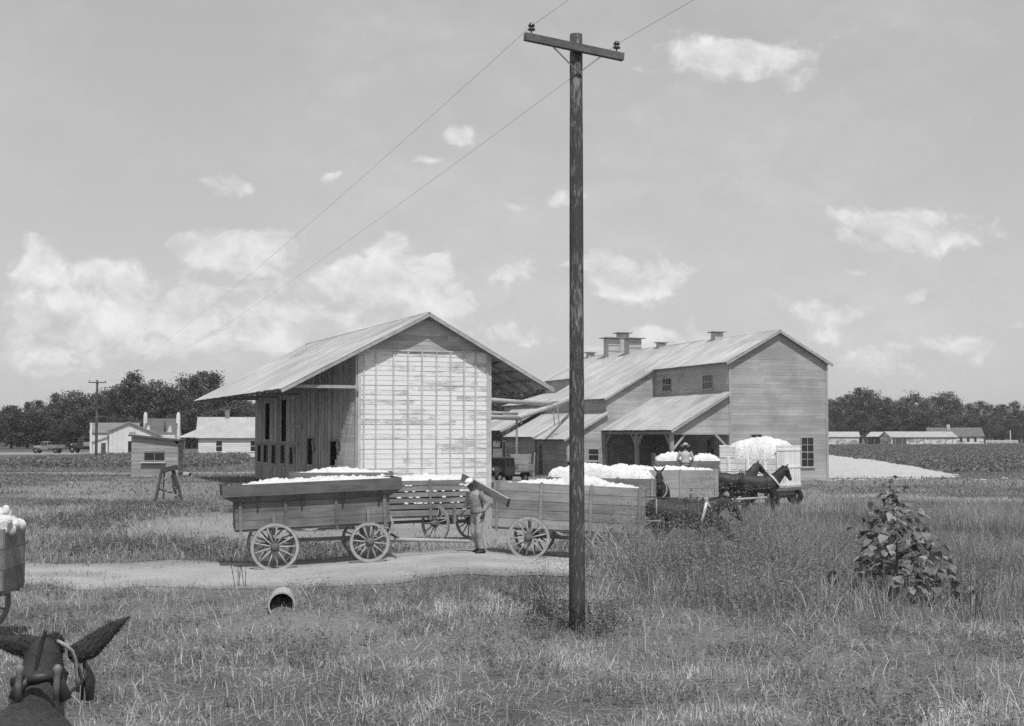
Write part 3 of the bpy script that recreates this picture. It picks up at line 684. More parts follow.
# ------------------------------------------------------------------ helpers for buildings
def place(o, x=0, y=0, z=0, rz=0):
    o.location = (x, y, z); o.rotation_euler = (0, 0, rz); return o
def side_x(px, ox, oy, ang, u=0.0):
    """distance v back along a wall (local x = u) that is seen at pixel column px"""
    c, s = math.cos(ang), math.sin(ang); k = (px - 512) / F
    bx, by = ox + u * c, oy + u * s
    return (k * by - bx) / (-s - k * c)
def window(parent, x, y, z, w, h, rz=0, frame=None, panes=(2, 2), sill=True, depth=.05, name='window', two_sash=True, fw=.07, lab=None):
    """window standing on a wall plane: x,y,z is the middle of its sill line, facing -y before rz"""
    root_loc = (x, y, z); mb = MB(); fr = frame or M['trim']
    mb.box(-w / 2 - fw, -w / 2, -depth, .04, -fw, h + fw); mb.box(w / 2, w / 2 + fw, -depth, .04, -fw, h + fw)
    mb.box(-w / 2, w / 2, -depth, .04, h, h + fw); mb.box(-w / 2, w / 2, -depth, .04, -fw, 0)
    f = mb.build(name, fr, parent, root_loc, (0, 0, rz)); f.name = name
    m2 = MB()
    for i in range(1, panes[0]): q = -w / 2 + w * i / panes[0]; m2.box(q - .018, q + .018, -depth + .012, .0, .001, h - .001)
    for j in range(1, panes[1]):
        q = h * j / panes[1]; b = .03 if two_sash and j * 2 == panes[1] else .018; m2.box(-w / 2 + .001, w / 2 - .001, -depth + .008, .004, q - b, q + b)
    if panes[0] > 1 or panes[1] > 1: m2.build('sash', fr, f)
    MB().box(-w / 2, w / 2, -.012, -.004, 0, h).build('pane', M['glass'], f)
    if sill: MB().box(-w / 2 - .12, w / 2 + .12, -depth - .06, -depth + .0, -fw - .06, -fw + .01).build('sill', fr, f)
    return f

# ------------------------------------------------------------------ cotton house (the gable with the white boarded front)
WA = R(22); WO = (-8.63, 76.7); WW, WL = 7.93, 28.4
RU, RZ, SL, SR = 3.97, 10.22, .525, .55
def whouse():
    t = thing('cotton_house', 'tall board barn with peeling white gable front and wide overhanging tin roof', 'barn', (WO[0], WO[1], -.02), WA)
    top = lambda x: RZ - .16 - (SL * (RU - x) if x < RU else SR * (x - RU))
    eave_z = top(0)
    sx = lambda px: side_x(px, WO[0], WO[1], WA)
    # front: horizontal boards up to the header, bare boards in the gable
    f = wall_boards(WW, lambda x: min(top(x), 8.02), (), .275, False, jit=.014, lap=.018, seg=4.2).build('front_wall', M['siding_peeled'], t)
    mb = wall_boards(WW, top, (), .27, False, z0=8.10, jit=.012, lap=.018)
    mb.build('gable_boards', M['siding_bare_front'], t)
    h = MB(); h.box(-.02, WW + .02, -.13, -.002, 8.02, 8.10); h.build('header_board', M['trim'], t)
    for px in (363.5, 375.5, 393, 407.5, 421.5, 436, 450, 463.5, 475, 487):
        k = (px - 512) / F; c, s = math.cos(WA), math.sin(WA); u = (k * WO[1] - WO[0]) / (c - k * s)
        MB().box(u - .045, u + .045, -.115, -.045, .1, 8.02).build('batten', M['trim'], t)
    MB().box(-.10, .16, -.075, -.045, 0, 8.1).build('corner_board', M['trim'], t); MB().box(-.13, -.02, -.075, .22, 0, 8.05).build('corner_board', M['trim'], t)
    MB().box(WW - .16, WW + .06, -.075, -.045, 0, 8.1).build('corner_board', M['trim'], t)
    # left side: upright boards with tall slots
    ops = []; 
    def slot(px, y0, y1, w):
        v = sx(px); Y = WO[1] + v * math.cos(WA); zt = at(512, y0, Y).z; zb = at(512, y1, Y).z
        ops.append((WL - v - w / 2, WL - v + w / 2, zb, zt)); return v, zb, zt, w
    sl = [slot(268, 403, 439, 1.5), slot(284.5, 399.5, 441, 1.6)]
    lo = [slot(260.3, 445, 461, 1.0), slot(266.8, 445, 462, 1.1), slot(274.7, 445, 463, 1.15), slot(283.8, 445, 463, 1.2), slot(292.4, 447, 463.5, 1.1), slot(311.3, 438, 464, 1.35), slot(335, 441, 465, 1.6)]
    wl = wall_boards(WL, lambda x: eave_z, ops, .27, True, jit=.03)
    o = wl.build('side_wall', M['siding_bare'], t); o.location = (0, WL, 0); o.rotation_euler = (0, 0, R(-90))
    for (v, zb, zt, w) in lo[2:]:
        MB().box(-.05, 0, v - w / 2 - .1, v + w / 2 + .1, zb - .16, zb - .02).build('sill', M['trim_dim'], t, (-.05, 0, 0))
    for (v, zb, zt, w) in lo:
        b = MB(); b.box(-.04, 0, v - w / 2 - .10, v - w / 2, zb, zt); b.box(-.04, 0, v + w / 2, v + w / 2 + .10, zb, zt); b.box(-.04, 0, v - w / 2 - .1, v + w / 2 + .1, zt, zt + .12)
        b.build('slot_frame', M['beam'], t, (-.05, 0, 0))
    for (v, zb, zt, w) in lo[4:]:                                    # shutters hanging askew
        s = MB(); s.bar((-.10, v - w * .5, zt - .1), (-.10, v - w * .9, zb + .9), .45, .035, (1, 0, 0)); s.build('shutter', M['siding_bare'], t)
    for px, y in ((296, 426.5),):
        v = sx(px); z = at(512, y, WO[1] + v * .927).z; MB().box(-.16, -.05, v - 2.1, v + .9, z - .1, z + .14).build('rail_board', M['trim_dim'], t)
    # pale overlay boards, stepped to paint a sunlit wedge on the shaded wall
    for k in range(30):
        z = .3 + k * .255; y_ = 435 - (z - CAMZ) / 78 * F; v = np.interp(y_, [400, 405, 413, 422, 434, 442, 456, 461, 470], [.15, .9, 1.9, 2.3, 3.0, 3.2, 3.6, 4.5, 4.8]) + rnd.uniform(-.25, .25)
        if v > .2 and z < 7.4: MB().box(-.088, -.066, .222, max(.3, v), z, z + .248).build('sun_wedge_board', M['siding_sun_wedge'], t)
    mid = MB()
    v0, v1 = sx(256.5), sx(300); mid.box(-.13, -.05, v1, v0 - .1, 2.62, 2.78); mid.build('rail_board', M['beam'], t)
    # right side, back, inner floor
    o = wall_boards(WL, lambda x: top(WW), (), .27, True, jit=.03).build('side_wall', M['siding_bare'], t); o.location = (WW, 0, 0); o.rotation_euler = (0, 0, R(90))
    o = wall_boards(WW, lambda x: top(WW - x), (), .27, True, jit=.02).build('back_wall', M['siding_bare'], t); o.location = (WW, WL, 0); o.rotation_euler = (0, 0, R(180))
    # tin roof, both slopes far past the walls
    EL, ER = RU - 8.46, RU + 7.68; zl, zr = RZ - SL * 8.46, RZ - SR * 7.68; a, b = -.72, WL + .8
    sheet_roof((EL, b, zl), (EL, a, zl), (RU, a, RZ), (RU, b, RZ), .68, .035, .018, 3).build('roof', M['roof_tin'], t)
    sheet_roof((ER, a, zr), (ER, b, zr), (RU, b, RZ), (RU, a, RZ), .68, .035, .018, 3).build('roof', M['roof_tin'], t)
    MB().loft([(RU, a - .01, RZ + .02), (RU, b, RZ + .02)], [.045, .045], 8).build('ridge_cap', M['roof_tin'], t)
    r = MB(); r.bar((EL - .01, a, zl - .13), (RU, a, RZ - .13), .05, .17); r.build('bargeboard', M['trim_dim'], t)
    r = MB(); r.bar((ER + .01, a, zr - .13), (RU, a, RZ - .13), .05, .17); r.build('bargeboard', M['trim_dim'], t)
    raf0 = None
    for k in range(14):
        y = -.35 + k * (WL + .8) / 13.5
        for e, z in ((EL + .15, zl - .16 + .15 * SL), (ER - .15, zr - .16 + .15 * SR)):
            MB().bar((e, y, z), (RU, y, RZ - .17), .07, .16).build('rafter', M['beam_mid'], t)
    for q in range(1, 7):
        for e, z in ((EL, zl), (ER, zr)):
            f = q / 8.; MB().bar((e + (RU - e) * f, a + .1, z + (RZ - z) * f - .075), (e + (RU - e) * f, b - .1, z + (RZ - z) * f - .075), .09, .05).build('purlin', M['beam_mid'], t)
    # outriggers under the eaves
    MB().bar((EL + .6, -.30, 5.95), (-.04, -.30, 5.95), .10, .17).build('tie_beam', M['trim_dim'], t)
    for v in (7, 14, 21, 27.5):
        MB().bar((EL + .6, v, 5.95), (-.04, v, 5.95), .12, .17).build('tie_beam', M['beam_mid'], t)
        MB().bar((ER - .5, v, 6.2), (WW + .05, v, 6.2), .12, .17).build('tie_beam', M['beam_mid'], t)
M['siding_sun_wedge'] = grey('pale boards painted as sun wedge', .74, .15, (1, 3, 7), tone=.12); M['trim_dim'] = grey('worn grey trim', .36, .25, (3, 3, 3)); M['beam_mid'] = grey('brown rafters', .28, .25, (3, 3, 3))  # the palest one stands in for sunlight on the side wall
M['siding_bare_front'] = grey('thinly painted gable boards', .42, .22, (1, 1, 8), tone=.22, stain=.2)
M['siding_wood_lt'] = grey('light shed boards', .33, .2, (1.2, 1.2, 8), tone=.15)
whouse()

# ------------------------------------------------------------------ the gin
GA = R(19); GO = (15.27, 96.3); GW, GL, GR, GS = 7.92, 37.0, 3.96, .555
GZ = 10.75; GE = GZ - GS * GR          # wall line height at the eaves
def gin():
    t = thing('cotton_gin', 'long grey cotton gin with tall gable end, tin roofs, open wagon porch and roof vents', 'gin building', (GO[0], GO[1], -.02), GA)
    top = lambda x: GZ - .14 - GS * abs(x - GR)
    kfront = lambda px: ((px - 512) / F * GO[1] - GO[0]) / (math.cos(GA) - (px - 512) / F * math.sin(GA))
    zf = lambda y, u: at(512, y, GO[1] + u * math.sin(GA)).z
    # windows and doors of the gable end
    uw, ud = kfront(755.5), kfront(806.5)
    wop = [(uw - .42, uw + .42, zf(442, uw), zf(436, uw) + .1), (ud - .5, ud + .5, zf(466, ud), zf(437.5, ud))]
    wall_boards(GW, top, wop, .22, False, jit=.004, lap=.004, seg=4).build('front_wall', M['siding_gin'], t)
    w0, w1 = wop; window(t, uw, -.03, w0[2], .8, w0[3] - w0[2], panes=(2, 1), frame=M['beam'], sill=False)
    window(t, ud, -.03, w1[2], .96, w1[3] - w1[2], panes=(2, 4), frame=M['trim_dim'])
    MB().box(-.03, .14, -.075, -.055, 0, GE).build('corner_board', M['siding_gin_lt'], t); MB().box(GW - .14, GW + .03, -.075, -.055, 0, GE).build('corner_board', M['siding_gin_lt'], t)
    # left long wall with two upper windows, doors under the porch
    sv = lambda px, u=0: side_x(px, GO[0], GO[1], GA, u)
    zs = lambda y, v, u=0: at(512, y, GO[1] + u * math.sin(GA) + v * math.cos(GA)).z
    va, vb, vd = sv(667.5), sv(708.5), sv(711)
    opl = [(GL - v - .78, GL - v + .78, z0, z1) for v, z0, z1 in ((va, zs(390.5, va), zs(378.5, va)), (vb, zs(388, vb), zs(375, vb)))] + [(GL - vd - .5, GL - vd + .5, .9, 2.9)]
    o = wall_boards(GL, lambda x: top(0), opl, .22, False, jit=.004, lap=.004, seg=4).build('side_wall', M['siding_gin'], t); o.location = (0, GL, 0); o.rotation_euler = (0, 0, R(-90))
    for v, y0, y1 in ((va, 390.5, 378.5), (vb, 388, 375)):
        window(t, -.03, v, zs(y0, v), 1.52, zs(y1, v) - zs(y0, v), R(-90), M['trim_dim'], (3, 2))
    window(t, -.03, vd, .9, .96, 2.0, R(-90), M['beam'], (2, 2))
    o = wall_boards(GL, lambda x: top(GW), (), .22, False, jit=.004, lap=.004, seg=4).build('side_wall', M['siding_gin'], t); o.location = (GW, 0, 0); o.rotation_euler = (0, 0, R(90))
    o = wall_boards(GW, lambda x: top(GW - x), (), .5, False, seg=5).build('back_wall', M['siding_gin'], t); o.location = (GW, GL, 0); o.rotation_euler = (0, 0, R(180))
    # main roof
    oh = .33; el, er = -oh, GW + oh; ze = GZ - GS * (GR + oh)
    sheet_roof((el, GL + .4, ze), (el, -oh, ze), (GR, -oh, GZ), (GR, GL + .4, GZ), .72, .04, .015, 3).build('roof', M['roof_tin'], t)
    sheet_roof((er, -oh, ze), (er, GL + .4, ze), (GR, GL + .4, GZ), (GR, -oh, GZ), .72, .04, .015, 3).build('roof', M['roof_tin'], t)
    MB().loft([(GR, -oh - .02, GZ + .02), (GR, GL + .4, GZ + .02)], [.045, .045], 8).build('ridge_cap', M['roof_tin'], t)
    for e in (el, er): MB().bar((e, -oh, ze - .12), (GR, -oh, GZ - .12), .05, .15).build('bargeboard', M['trim_dim'], t)
    for k in range(17):
        v = .2 + k * .72; MB().bar((el + .03, v, ze - .07), (.02, v, ze - .07 + GS * oh), .06, .11).build('rafter_tail', M['beam_mid'], t)
    # wing: the same slope carried lower, from v=12.2 to 26.4, then a little lower shed to the back
    wv, we, wu = 12.2, 26.4, -4.13; wz = GE - .14 + GS * wu + .02
    wz0 = wz; slope = lambda x: (GE - .15) + GS * (x + wu) if x + wu > wu - 1e-6 else 0
    # front face of wing and lean-to: x runs from u=-7.45 to 0
    U0 = -7.45
    def ftop(x):
        u = x + U0
        return 3.05 + (u - U0) * (4.98 - 3.05) / (wu - U0) if u < wu else wz0 + (u - wu) * GS
    uc = -6.35; zc0, zc1 = zs(460, wv, uc), zs(449, wv, uc)
    k = (593 - 512) / F; bx, by = GO[0] - wv * math.sin(GA), GO[1] + wv * math.cos(GA); uc = (k * by - bx) / (math.cos(GA) - k * math.sin(GA))
    dd = -3.0
    o = wall_boards(-U0, ftop, [(uc - U0 - .42, uc - U0 + .42, zc0, zc1), (dd - U0 - .55, dd - U0 + .55, 0, 2.5)], .22, False, jit=.004, lap=.004, seg=4).build('wing_wall', M['siding_gin'], t); o.location = (U0, wv, 0)
    window(t, uc, wv - .03, zc0, .8, zc1 - zc0, 0, M['trim_dim'], (1, 2))
    dr = wall_boards(1.06, lambda x: 2.48, (), .2, True, jit=.004).build('door', M['siding_wood_lt'], t); dr.location = (dd - .53, wv + .0, .0)
    for (v0, v1, z) in ((wv, we, wz0), (we, GL, 5.95)):
        o = wall_boards(v1 - v0, lambda x: z, (), .45, False, lap=.02).build('wing_wall', M['siding_gin'], t); o.location = (wu, v1, 0); o.rotation_euler = (0, 0, R(-90))
    ez = wz0 - .30 * GS + .12
    sheet_roof((wu - .32, we + .2, ez), (wu - .32, wv - .32, ez), (el + .02, wv - .32, ze + .03), (el + .02, we + .2, ze + .03), .72, .04, .015, 2).build('wing_roof', M['roof_tin'], t)
    MB().bar((wu - .33, wv - .32, ez - .10), (-.02, wv - .32, ze + .18), .05, .14).build('bargeboard', M['trim_dim'], t)
    sheet_roof((wu - .35, GL, 6.0), (wu - .35, we + .22, 6.0), (-.03, we + .22, 7.25), (-.03, GL, 7.25), .72, .04, .015, 2).build('wing_roof', M['roof_tin'], t)
    # lean-to sheds along the foot of the wing
    def lean(v0, v1, u1, z1, zt, name='lean_to_roof', ang=.0):
        sheet_roof((u1 - .35, v1, z1 - .2), (u1 - .35, v0 - .3, z1 - .2), (wu + .0, v0 - .3, zt), (wu + .0, v1, zt), .7, .04, .015, 2).build(name, M['roof_tin'], t)
        MB().bar((u1 - .36, v0 - .3, z1 - .3), (wu, v0 - .3, zt - .1), .05, .13).build('bargeboard', M['trim_dim'], t)
    lean(wv, 18.9, -7.45, 3.12, 5.06); lean(18.95, 26.2, -7.6, 3.30, 5.20); lean(26.3, 34, -7.9, 3.85, 5.75)
    vq = side_x(541, GO[0], GO[1], GA, U0)
    o = wall_boards(6.7, lambda x: 2.98, [(18.9 - vq - .5, 18.9 - vq + .5, 0, 2.6)], .45, False, lap=.02).build('lean_to_wall', M['siding_gin_dark'], t); o.location = (U0, 18.9, 0); o.rotation_euler = (0, 0, R(-90))
    d = MB(); d.box(-.03, 0, vq - .46, vq + .46, .02, 1.3); d.build('door', M['beam_dark'], t, (U0, 0, 0)); window(t, U0 - .0, vq, 1.35, .9, 1.2, R(-90), M['beam'], (3, 1), False)
    o = wall_boards(7.2, lambda x: 3.1, (), .45, False, lap=.02).build('lean_to_wall', M['siding_gin_dark'], t); o.location = (-7.6, 26.2, 0); o.rotation_euler = (0, 0, R(-90))
    o = wall_boards(3.4, lambda x: 3.1 + x * .53, (), .45, False, lap=.02).build('lean_to_wall', M['siding_gin_dark'], t); o.location = (-7.6, 18.95, 0)
    for v in (26.6, 30, 33.6):
        MB().bar((-7.75, v, 0), (-7.75, v, 3.62), .2, .2).build('post', M['beam'], t); MB().bar((-7.75, v, 2.6), (-6.9, v, 3.9), .12, .12).build('brace', M['beam'], t)
    MB().bar((-7.75, 26.3, 3.66), (-7.75, 34, 3.66), .14, .16).build('eave_beam', M['beam'], t)
    # open porch for unloading wagons
    pu, pz, pt = -4.5, 3.62, 6.30
    sheet_roof((pu - .15, wv - .05, pz - .02), (pu - .15, -.38, pz - .02), (-.03, -.38, pt), (-.03, wv - .05, pt), .72, .04, .015, 3).build('porch_roof', M['roof_tin'], t)
    MB().bar((pu - .16, -.38, pz - .14), (-.03, -.38, pt - .12), .05, .15).build('bargeboard', M['trim_dim'], t)
    pw = lambda x: pz - .14 + x * (pt - pz) / -pu
    o = wall_boards(-pu - .02, pw, (), .45, False, z0=3.45, jit=.004, lap=.015).build('porch_gable', M['siding_gin'], t); o.location = (pu, .0, 0)
    MB().box(pu, -.06, -.06, .10, 3.3, 3.45).build('porch_beam', M['siding_gin_lt'], t); MB().bar((pu + .05, .1, 3.42), (pu + .05, wv - .1, 3.42), .16, .2).build('porch_beam', M['beam'], t)
    MB().bar((-.05, .02, 2.3), (-1.15, .02, 3.36), .16, .10, (0, 1, 0)).build('brace', M['siding_gin'], t)
    for v in (.12, 5.95, 11.9):
        MB().bar((pu + .08, v, -.3), (pu + .08, v, 3.32), .26, .26).build('porch_post', M['beam_lt'], t)
        if v < 1: MB().bar((pu + .12, v, 2.2), (pu + 1.1, v, 3.32), .13, .13).build('brace', M['siding_gin'], t)
        for sgn in ((1,) if v < 1 else (-1, 1) if v < 9 else (-1,)):
            MB().bar((pu + .08, v, 2.35), (pu + .08, v + sgn * .95, 3.34), .13, .13).build('brace', M['beam_lt'], t)
    # roof vents
    def vent(px, y0, y1, w, u, name):
        v = side_x(px, GO[0], GO[1], GA, u); Y = GO[1] + u * math.sin(GA) + v * math.cos(GA)
        zr = GZ - GS * abs(u - GR); zt = at(512, y0, Y).z
        b = MB(); b.box(u - w / 2, u + w / 2, v - w / 2, v + w / 2, zr - .5, zt - .12); o = b.build(name, M['pipe_tin'], t)
        c = MB(); c.box(u - w * .78, u + w * .78, v - w * .78, v + w * .78, zt - .07, zt); c.build('vent_cap', M['beam_mid'], o)
        for i in (-1, 1):
            for j in (-1, 1): c = MB(); c.box(u + i * w * .44 - .03, u + i * w * .44 + .03, v + j * w * .44 - .03, v + j * w * .44 + .03, zt - .14, zt - .06); c.build('vent_leg', M['beam_mid'], o)
        if w > 1:
            MB().ball((u, v, zt - .02 - .42), (w * .40, w * .40, .34), 14, 8).build('hood', M['pipe_tin'], o)
            for i in range(2): MB().box(u - w / 2 - .02, u + w / 2 + .02, v - w / 2 - .03, v - w / 2 - .005, zr + .25 + i * .5, zr + .31 + i * .5).build('slat', M['beam_mid'], o)
        return o
    vent(590.5, 352, 0, .62, GR + .1, 'roof_vent'); vent(661.5, 342, 0, .62, GR + .1, 'roof_vent'); vent(717.5, 331.5, 0, .7, GR + .1, 'roof_vent')
    vent(612, 337.5, 0, 1.15, GR - .1, 'roof_vent'); vent(633, 338, 0, 1.15, GR - .1, 'roof_vent'); vent(623, 332.5, 0, .9, GR + 1.6, 'roof_vent')
M['siding_gin_lt'] = grey('pale siding trim', .36, .12, (3, 3, 3)); M['beam_lt'] = grey('pale posts', .30, .2, (6, 6, 1.5))
gin()

# ------------------------------------------------------------------ suction pipes from the cotton house to the gin
def pipes():
    J = at(517, 418, 100); t = thing('suction_pipe', 'slanting galvanised suction pipe from the cotton house up to the gin, on a tall post', 'pipe', (J.x, J.y, 0))
    inv = lambda p: Vector(p) - Vector((J.x, J.y, 0))
    E = at(572, 399.5, 112.6); e2 = E + (E - J).normalized() * .6
    MB().loft([inv(J) - (inv(E) - inv(J)).normalized() * .1, inv(e2)], [.19, .19], 12, tone=.5).build('pipe', M['pipe_tin'], t)
    def from_house(px, py, Y, tgt):
        p = at(px, py, Y); d = (p - tgt); q = p + d * .42; return q
    a = from_house(488, 416.6, 95, J); MB().loft([inv(a), inv(J) + Vector((.1, 0, -.02))], [.17, .17], 12, tone=.5).build('pipe', M['pipe_tin'], t)
    J2 = at(517, 413.6, 99.7); a = from_house(488, 412.5, 95, J2); MB().loft([inv(a), inv(J2)], [.11, .11], 10, tone=.6).build('pipe', M['pipe_tin'], t)
    MB().ball(tuple(inv(J)), .22, 10, 6).build('elbow', M['pipe_tin'], t)
    MB().bar(inv((J.x - .02, J.y, -.1)), inv((J.x - .02, J.y, J.z - .15)), .14, .14).build('post', M['beam_mid'], t)
    t2 = thing('suction_pipe', 'upper level suction pipe running from the cotton house wall to the slanting pipe', 'pipe', tuple(J))
    inv2 = lambda p: Vector(p) - J
    B = at(551, 404.3, 107.5); a = from_house(487, 399.8, 96, B); MB().loft([inv2(a), inv2(B)], [.17, .17], 12, tone=.5).build('pipe', M['pipe_tin'], t2)
    # trestle under the slanting pipe, standing on the lean-to roof
    for (px, ya, yb) in ((553.5, 405, 426), (558, 404, 425)):
        A = at(px - .8, ya, 107.8); Bq = at(px + 1.2, yb, 107.8); MB().bar(inv(A), inv(Bq), .09, .09).build('trestle_leg', M['beam_mid'], t)
    A = at(520.5, 418, 100.6); Bq = at(521.5, 424, 100.6); MB().bar(inv(A), inv(Bq), .09, .09).build('hanger', M['beam_mid'], t)
pipes()

# ------------------------------------------------------------------ small scale house, far houses and sheds
def scale_house():
    A = gp(131.5, 477); t = thing('scale_house', 'small plank scale shack with one window and flat slanting roof', 'shed', (A.x, A.y, 0), R(6))
    w, d = 3.5, 2.7; top = lambda x: 3.12 - .10 * x
    ow = (.95, 2.5, 1.28, 1.95)
    wall_boards(w, top, [ow], .3, False, lap=.015).build('front_wall', M['siding_wood_lt'], t)
    window(t, 1.725, -.03, 1.28, 1.5, .67, 0, M['beam'], (2, 1), False); MB().box(.72, 2.6, -.30, -.04, 1.08, 1.17).build('counter_ledge', M['white_paint'], t)
    o = wall_boards(d, lambda x: 3.12, (), .3, False, lap=.015).build('side_wall', M['siding_gin_dark'], t); o.location = (0, d, 0); o.rotation_euler = (0, 0, R(-90))
    o = wall_boards(d, lambda x: top(w), (), .3, False, lap=.015).build('side_wall', M['siding_gin_dark'], t); o.location = (w, 0, 0); o.rotation_euler = (0, 0, R(90))
    o = wall_boards(w, lambda x: top(w - x), (), .3, False).build('back_wall', M['siding_gin_dark'], t); o.location = (w, d, 0); o.rotation_euler = (0, 0, R(180))
    m = MB(); m.hexa([(-.25, -.3, 3.16), (w + .15, -.3, 2.76), (w + .15, d + .3, 2.76), (-.25, d + .3, 3.16), (-.25, -.3, 3.28), (w + .15, -.3, 2.88), (w + .15, d + .3, 2.88), (-.25, d + .3, 3.28)]); m.build('roof', M['roof_dark'], t)
scale_house()

def gable_house(t, w, d, eave, ridge, axis, wall, roof, oh=.4, x0=0, y0=0, bw=.35, wins=()):
    """axis 'x': ridge runs along the front; 'y': gable faces the front"""
    if axis == 'x':
        wall_boards(w, lambda x: eave, wins, bw, False, lap=.015).build('front_wall', wall, t).location = (x0, y0, 0)
        gt = lambda x: eave + (ridge - eave) * (1 - abs(x - d / 2) / (d / 2))
        o = wall_boards(d, gt, (), bw, False, lap=.015).build('gable_wall', wall, t); o.location = (x0, y0 + d, 0); o.rotation_euler = (0, 0, R(-90))
        o = wall_boards(d, gt, (), bw, False, lap=.015).build('gable_wall', wall, t); o.location = (x0 + w, y0, 0); o.rotation_euler = (0, 0, R(90))
        s = (ridge - eave) / (d / 2); ez = eave - s * oh
        m = MB(); slab(m, (x0 - oh, y0 - oh, ez + .1), (x0 + w + oh, y0 - oh, ez + .1), (x0 + w + oh, y0 + d / 2, ridge + .1), (x0 - oh, y0 + d / 2, ridge + .1), .09)
        m.build('roof', roof, t)
        m = MB(); slab(m, (x0 + w + oh, y0 + d + oh, ez + .1), (x0 - oh, y0 + d + oh, ez + .1), (x0 - oh, y0 + d / 2, ridge + .1), (x0 + w + oh, y0 + d / 2, ridge + .1), .09); m.build('roof', roof, t)
    else:
        gt = lambda x: eave + (ridge - eave) * (1 - abs(x - w / 2) / (w / 2))
        wall_boards(w, gt, wins, bw, True).build('gable_wall', wall, t).location = (x0, y0, 0)
        o = wall_boards(d, lambda x: eave, (), bw, True).build('side_wall', wall, t); o.location = (x0, y0 + d, 0); o.rotation_euler = (0, 0, R(-90))
        o = wall_boards(d, lambda x: eave, (), bw, True).build('side_wall', wall, t); o.location = (x0 + w, y0, 0); o.rotation_euler = (0, 0, R(90))
        s = (ridge - eave) / (w / 2); ez = eave - s * oh
        m = MB(); slab(m, (x0 - oh, y0 + d + oh, ez + .1), (x0 - oh, y0 - oh, ez + .1), (x0 + w / 2, y0 - oh, ridge + .1), (x0 + w / 2, y0 + d + oh, ridge + .1), .09); m.build('roof', roof, t)
        m = MB(); slab(m, (x0 + w + oh, y0 - oh, ez + .1), (x0 + w + oh, y0 + d + oh, ez + .1), (x0 + w / 2, y0 + d + oh, ridge + .1), (x0 + w / 2, y0 - oh, ridge + .1), .09); m.build('roof', roof, t)
def white_house():
    Y = 202; k = Y / F; A = at(198.5, 457, Y)
    t = thing('farmhouse', 'white single-storey farmhouse with pale hipped porch and brick chimney beside the barn', 'house', (A.x, Y, 0), R(9))
    w = 8.9; w1 = (218 - 198.3) * k + .05; w2 = (251.5 - 198.3) * k + .1; ww = .85
    gable_house(t, w, 7.2, 3.05, 5.85, 'x', M['white_paint'], M['roof_pale'], .45, 0, 0, .3, [(w1 - ww / 2, w1 + ww / 2, .85, 2.35), (w2 - ww / 2, w2 + ww / 2, .85, 2.35)])
    for q in (w1, w2): window(t, q, -.03, .85, ww, 1.5, 0, M['white_paint'], (1, 2), True, fw=.09)
    for i in range(16): MB().box(.1 + i * .58, .17 + i * .58, -.42, -.01, 2.78, 2.90).build('rafter_tail', M['beam_mid'], t)
    c = MB(); c.box(3.6, 4.25, 3.3, 3.95, 5.3, 6.9); ch = c.build('chimney', M['stone'], t); MB().box(3.54, 4.31, 3.24, 4.01, 6.9, 7.05).build('chimney_cap', M['stone'], ch)
    # porch across the left end
    m = MB(); slab(m, (-3.0, 7.4, 2.92), (-3.0, -.1, 2.92), (-.2, 2.0, 4.2), (-.2, 5.2, 4.2), .08); slab(m, (-3.0, -.3, 2.9), (-.02, -.44, 2.9), (-.02, 2.0, 4.2), (-.2, 2.0, 4.2), .08); m.build('porch_roof', M['roof_pale'], t)
    for y in (.05, 3.6, 7.1): MB().box(-2.65, -2.48, y, y + .17, .3, 2.86).build('porch_post', M['white_paint'], t)
    MB().box(-2.75, -.02, 0, 7.2, .1, .32).build('porch_floor', M['trim'], t); MB().box(-.06, -.015, 1.4, 2.4, .35, 2.5).build('door', M['beam_dark'], t)
white_house()
